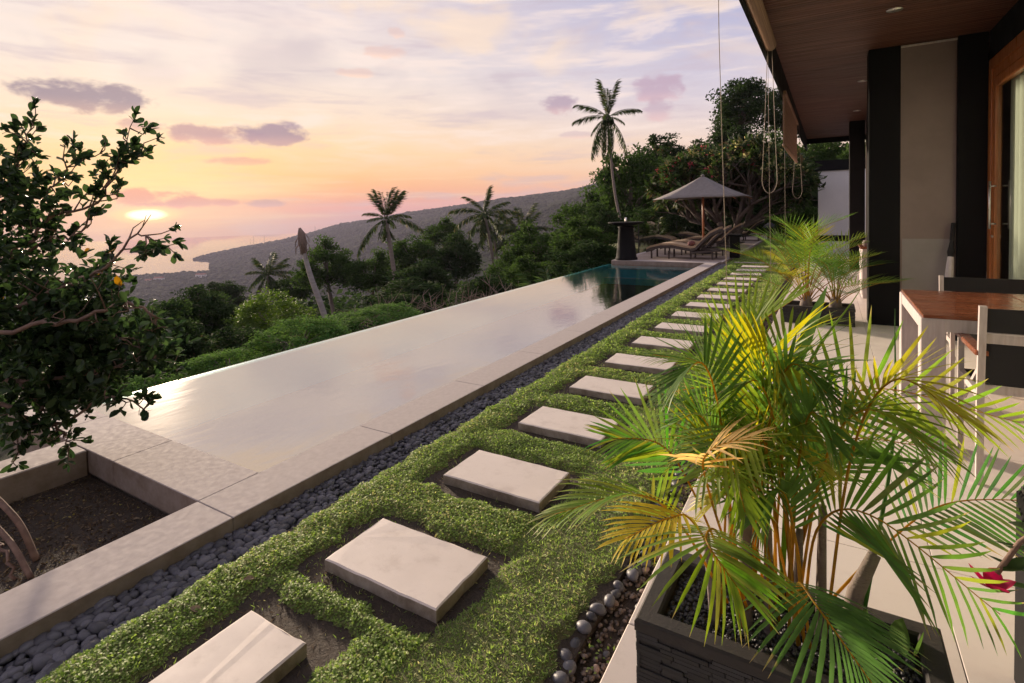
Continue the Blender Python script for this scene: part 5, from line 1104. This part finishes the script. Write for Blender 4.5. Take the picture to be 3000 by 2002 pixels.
for i, (dx_, dy_) in enumerate(((.9, .1), (-.9, -.1), (.2, .8), (-.5, .5), (.4, -.6), (-1.3, .2), (1.2, .4), (-.1, -.3))):
    fork(Vector((random.uniform(-.35, .35), random.uniform(-.3, .3), 0)), Vector((dx_, dy_, 1.15)).normalized(), 1.02, .105, 0)
brm.build('branches', M['bark_dark'], fg, True)
lc, ldv, fc = [], [], []
for p, dv_ in tips:
    for i in range(17): lc.append(p + rng.normal(size=3) * .09); ldv.append(unit(dv_ * .5 + rand_dirs(1)[0]))
    if p[2] > 2.2 and random.random() < .75 or random.random() < .06: fc.append(p)
lc = np.array(lc); ldv = np.array(ldv); n = len(lc); L_ = .18 + .16 * rng.random(n); V, F = leaf_quads(lc, ldv, unit(rng.normal(size=(n, 3)) * .5 + np.array([0, 0, 1.])), L_, L_ * .34, .12)
link('crown', np_mesh('crown', V, F, M['leaf_frangi'], False, np.repeat(rng.random(n), 4)), fg)
fc = np.array(fc); pink = fc[:, 0] + rng.normal(size=len(fc)) * 1.5 < -.9
for nm, sel, mt in (('pale_blossom', fc[~pink], M['petal_pale']), ('pink_blossom', fc[pink], M['petal_pink'])):
    C = np.repeat(sel, 12, 0) + rng.normal(size=(len(sel) * 12, 3)) * .05 + np.array([0, 0, .06]); n = len(C); V, F = leaf_quads(C, rand_dirs(n), unit(rng.normal(size=(n, 3)) * .6 + np.array([0, -.4, 1.])), np.full(n, .10), np.full(n, .075)); tag(link(nm, np_mesh(nm, V, F, mt, False, np.repeat(rng.random(n), 4)), fg), kind='stuff')

# ================================================================== FAR TERRACE
dk = empty('pool_deck'); tag(dk, 'timber deck with sun loungers beyond the pool', 'deck', kind='structure')
for i in range(56):
    MB().box(-4.99, -2.39, 14.123 + i * .24, 14.123 + i * .24 + .235, -.10, -.003, .003).build('plank', M['deck'], dk)
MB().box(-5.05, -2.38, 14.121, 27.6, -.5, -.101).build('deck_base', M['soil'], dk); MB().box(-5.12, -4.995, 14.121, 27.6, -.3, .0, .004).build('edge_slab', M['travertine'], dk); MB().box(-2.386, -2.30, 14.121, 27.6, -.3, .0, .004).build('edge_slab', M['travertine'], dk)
tag(MB().box(-7.6, -5.125, 18.4, 34, -1.6, -.012).build('lower_terrace', M['moundbase']), kind='structure')
ur = empty('pedestal_urn', (-4.80, 14.12, 0), 0, 'tall black pedestal urn at the far corner of the pool', 'urn')
MB().lathe([(.30, .0), (.30, .05), (.275, .07), (.20, .86), (.23, .90), (.18, .92)], k=24).build('pedestal', M['black_render'], ur, True)
MB().lathe([(.16, .92), (.30, .95), (.47, 1.00), (.49, 1.03), (.44, 1.035), (.2, .99), (.05, .98)], k=28).build('bowl', M['black_render'], ur, True)
MB().tube([(0, 0, .97), (0, 0, 1.16)], .03, 8).build('spout', M['metal'], ur, True)
ln = empty('garden_lantern', (-2.20, 15.4, 0), 0, 'dark square lantern post at the right corner of the deck', 'lantern')
MB().box(-.12, .12, -.12, .12, 0, .60, .01).build('post', M['black_render'], ln); MB().box(-.17, .17, -.17, .17, .601, .64, .01).build('cap', M['black_render'], ln)
ln = empty('garden_lantern', (-2.2, 25.4, 0), 0, 'small dark lantern post far along the lawn edge', 'lantern')
MB().box(-.13, .13, -.13, .13, 0, .45, .01).build('post', M['slate'], ln); MB().lathe([(.3, .452), (.22, .56), (.05, .66)], k=4).build('cap', M['slate'], ln)
LP = [(0, .24), (.12, .30), (.4, .365), (.7, .375), (1.0, .32), (1.2, .285), (1.32, .31), (1.5, .50), (1.72, .70), (1.92, .80)]
def lounger(loc, rz, label, pillow=False):
    t = empty('sun_lounger', loc, rz, label, 'sun lounger', 'sun loungers round the pools')
    def strip(nm, z0, z1, w_, mt, a_, b_):
        P_ = LP[a_:b_]; prof = [(x, z + z0) for x, z in P_] + [(x, z + z1) for x, z in reversed(P_)]
        mb = MB(); mb.prism(prof, 'y', -w_, w_); mb.v = [(v[0], v[1], v[2]) for v in mb.v]; return mb.build(nm, mt, t)
    strip('frame', -.075, .0, .34, M['wicker'], 0, len(LP)); strip('cushion', .001, .055, .31, M['cushion'], 0, 7); strip('back_cushion', .003, .06, .31, M['cushion'], 6, len(LP))
    MB().prism([(1.2, .20), (1.95, .26), (1.95, .22), (1.2, .14)], 'y', -.33, .33).build('rear_frame', M['wicker'], t)
    for x in (.14, .62, 1.2, 1.75):
        for s_ in (-1, 1): MB().box(x - .02, x + .02, s_ * .29 - .02, s_ * .29 + .02, 0, .22).build('leg', M['wicker'], t)
    for x in (1.62,):
        MB().tube([(1.35, -.2, .2), (1.7, -.2, .62)], .014, 6).build('back_strut', M['wicker'], t); MB().tube([(1.35, .2, .2), (1.7, .2, .62)], .014, 6).build('back_strut', M['wicker'], t)
    if pillow: o = MB().lathe([(.02, -.2), (.07, -.16), (.085, 0), (.07, .16), (.02, .2)], k=12).build('pillow', M['cushion_red'], t, True); o.location = (1.16, 0, .40); o.rotation_euler = (math.pi / 2, 0, 0)
lounger((-4.40, 14.95, 0), 0, 'sun lounger with a dark red pillow, nearest to the pool', True)
lounger((-4.35, 16.15, 0), .03, 'second sun lounger just behind the nearest one under the parasol')
lounger((-4.3, 18.3, 0), 0, 'sun lounger under the frangipani limbs'); lounger((-4.2, 23.6, 0), 0, 'sun lounger with raised back beside the far small pool')
lounger((-4.75, 19.3, 0), math.pi, 'sun lounger behind the pedestal urn, its back raised to the left'); lounger((-4.4, 21.5, 0), math.pi, 'sun lounger left of the parasol pole, its back raised to the left')
pa = empty('parasol', (-3.28, 16.75, 0), 0, 'large grey parasol on a wooden pole over the loungers', 'parasol')
MB().tube([(0, 0, 0), (0, 0, 2.3)], .032, 10).build('pole', M['pole_wood'], pa, True); MB().lathe([(.28, 0), (.28, .05), (.06, .08), (.05, .3)], k=16).build('base', M['slate'], pa)
cs4 = [(-1.32, -.75, 1.64), (1.08, -1.05, 1.66), (1.30, .80, 1.66), (-1.1, 1.05, 1.64)]
for i in range(4):
    a_, b_ = Vector(cs4[i]), Vector(cs4[(i + 1) % 4]); ap_ = Vector((0, 0, 2.34)); mb = MB(); n_ = 6
    for r_ in range(n_ + 1):
        q = r_ / n_
        for s_ in range(n_ + 1):
            e = a_.lerp(b_, s_ / n_); p = ap_.lerp(e, q); p.z -= .05 * math.sin(q * math.pi) * (1 - (2 * s_ / n_ - 1) ** 2 * .2); p.z += .03 * (1 - (2 * s_ / n_ - 1) ** 2) * q; mb.v.append(tuple(p))
    for r_ in range(n_):
        for s_ in range(n_): k = r_ * (n_ + 1) + s_; mb.f.append((k, k + 1, k + n_ + 2, k + n_ + 1))
    o = mb.build('canopy_panel', M['parasol'], pa, True); md = o.modifiers.new('thick', 'SOLIDIFY'); md.thickness = .006
for i in range(4): MB().tube([(0, 0, 2.26), tuple(Vector(cs4[i]) * .98 + Vector((0, 0, -.02)))], .012, 5).build('rib', M['pole_wood'], pa)
MB().lathe([(.03, 2.30), (.06, 2.345), (.02, 2.38)], k=10).build('finial', M['parasol'], pa, True)
pa2 = empty('parasol', (-3.4, 33, -.1), 0, 'small distant parasol half hidden behind the cord loop', 'parasol')
MB().tube([(0, 0, 0), (0, 0, 2.05)], .03, 8).build('pole', M['pole_wood'], pa2); MB().lathe([(.75, 1.78), (.4, 1.95), (.03, 2.08)], k=4).build('canopy', M['house_white'], pa2)
# glass balustrade posts
gb = empty('glass_balustrade', (0, 0, 0), 0, 'low frameless glass balustrade behind the loungers', 'balustrade')
for i, (x, y) in enumerate(((-5.36, 17.0), (-5.36, 19.4), (-5.3, 21.8))): MB().box(x - .012, x + .012, y - .012, y + .012, -.25, .85).build('post', M['dark_metal'], gb)
MB().box(-5.365, -5.355, 17.03, 19.37, -.15, .8).build('pane', M['glass'], gb); MB().box(-5.345, -5.335, 19.43, 21.77, -.15, .8).build('pane', M['glass'], gb)
# second small pool
sp = empty('small_pool', (0, 0, 0), 0, 'small dark pool with white coping far behind the loungers', 'pool')
MB().box(-4.2, -2.32, 27.8, 28.1, -.2, .06, .004).build('coping_slab', M['travertine'], sp); MB().box(-2.6, -2.32, 28.103, 33, -.2, .06, .004).build('coping_slab', M['travertine'], sp); MB().box(-4.2, -2.603, 28.103, 33, -.3, -.02).build('water', M['water'], sp); MB().box(-4.2, -2.32, 33.003, 33.3, -.2, .06, .004).build('coping_slab', M['travertine'], sp)
# white garden wall
gw = empty('garden_wall', (0, 0, 0), 0, 'white garden wall with a dark slot, left of the far black pillar', 'wall')
MB().box(-.32, 3.5, 20.0, 20.18, .38, 2.47, .004).build('wall', M['white_wall'], gw); MB().box(-.40, 3.6, 19.95, 20.23, 2.472, 2.80, .004).build('coping_cap', M['black_render'], gw)
MB().box(-.30, 3.5, 20.05, 20.16, .18, .379).build('slot', M['black_render'], gw); MB().box(-.30, 3.5, 19.9, 20.2, -.4, .178, .004).build('plinth', M['white_wall'], gw)
tp = empty('topiary', (-2.35, 28.9, -.1), 0, 'cloud clipped topiary bush in rounded tiers near the far pool', 'topiary')
MB().tube([(0, 0, 0), (.05, 0, .6), (0, 0, 1.4)], .06, 7).build('trunk', M['bark'], tp)
for x, z, r_ in ((-.1, .75, .85), (.1, 1.35, .6), (.35, .55, .6)): link('crown', CR['hedge'][0][0], tp, (x, 0, z), None, (r_, r_, r_ * .42))

# ================================================================== FAR THINGS
for i, (x, y, z, h_, lab) in enumerate(((-1665.9, 1074.4, -96, 30, 'thin radio mast on the headland, leftmost of the group of three'), (-1656, 1080.4, -95, 37, 'thin radio mast on the headland, middle of the group of three'), (-1625.7, 1098.8, -91, 35, 'thin radio mast on the headland, right one of the group of three'), (-1545.8, 1240.8, -72, 41, 'thin radio mast standing alone higher on the ridge'))):
    t = empty('radio_mast', (x, y, z), 0, lab, 'mast', 'radio masts on the headland'); mb = MB()
    for sx, sy in ((1, 0), (-.5, .87), (-.5, -.87)): mb.tube([(sx * 1.3, sy * 1.3, -12), (sx * .35, sy * .35, h_)], .22, 4)
    for k in range(9): z0 = -10 + (h_ + 8) * k / 9; w_ = 1.3 - .95 * k / 9; mb.tube([(w_, 0, z0), (-.5 * w_, .87 * w_, z0 + 3)], .12, 3)
    mb.build('lattice', M['dark_metal'], t)
for i, (x, y, z, w_, d_, h_, lab) in enumerate(((-1127, 533, -117.5, 16, 10, 7, 'white house near the shore, the larger of the lower pair'), (-1131, 516, -117.5, 10, 9, 4.5, 'low white house left of the larger shore house'), (-1107, 603, -117.8, 18, 10, 7, 'long white house set back right of the shore houses'))):
    t = empty('shore_house', (x, y, z), R(35), lab, 'house', 'white houses by the shore')
    MB().box(-w_ / 2, w_ / 2, -d_ / 2, d_ / 2, -3, h_).build('wall', M['house_white'], t); MB().prism([(-d_ / 2 - .6, h_), (d_ / 2 + .6, h_), (0, h_ + 2.6)], 'x', -w_ / 2 - .6, w_ / 2 + .6).build('roof', M['brickred'], t)
    for k in range(3): MB().box(-w_ / 2 + w_ * (.15 + .3 * k), -w_ / 2 + w_ * (.27 + .3 * k), -d_ / 2 - .06, -d_ / 2 - .01, h_ * .35, h_ * .7).build('window', M['dark_metal'], t)

# ------------------------------------------------------------------ haze
m, t, out = new_mat('haze'); pv = t.node('ShaderNodeVolumePrincipled'); pv.inputs['Color'].default_value = (.60, .58, .76, 1); pv.inputs['Density'].default_value = .00018; pv.inputs['Anisotropy'].default_value = 0.0
t.l.new(pv.outputs[0], out.inputs['Volume'])
tag(MB().box(-4400, 4400, -4400, 4400, -150, 122).build('haze', m), kind='stuff')
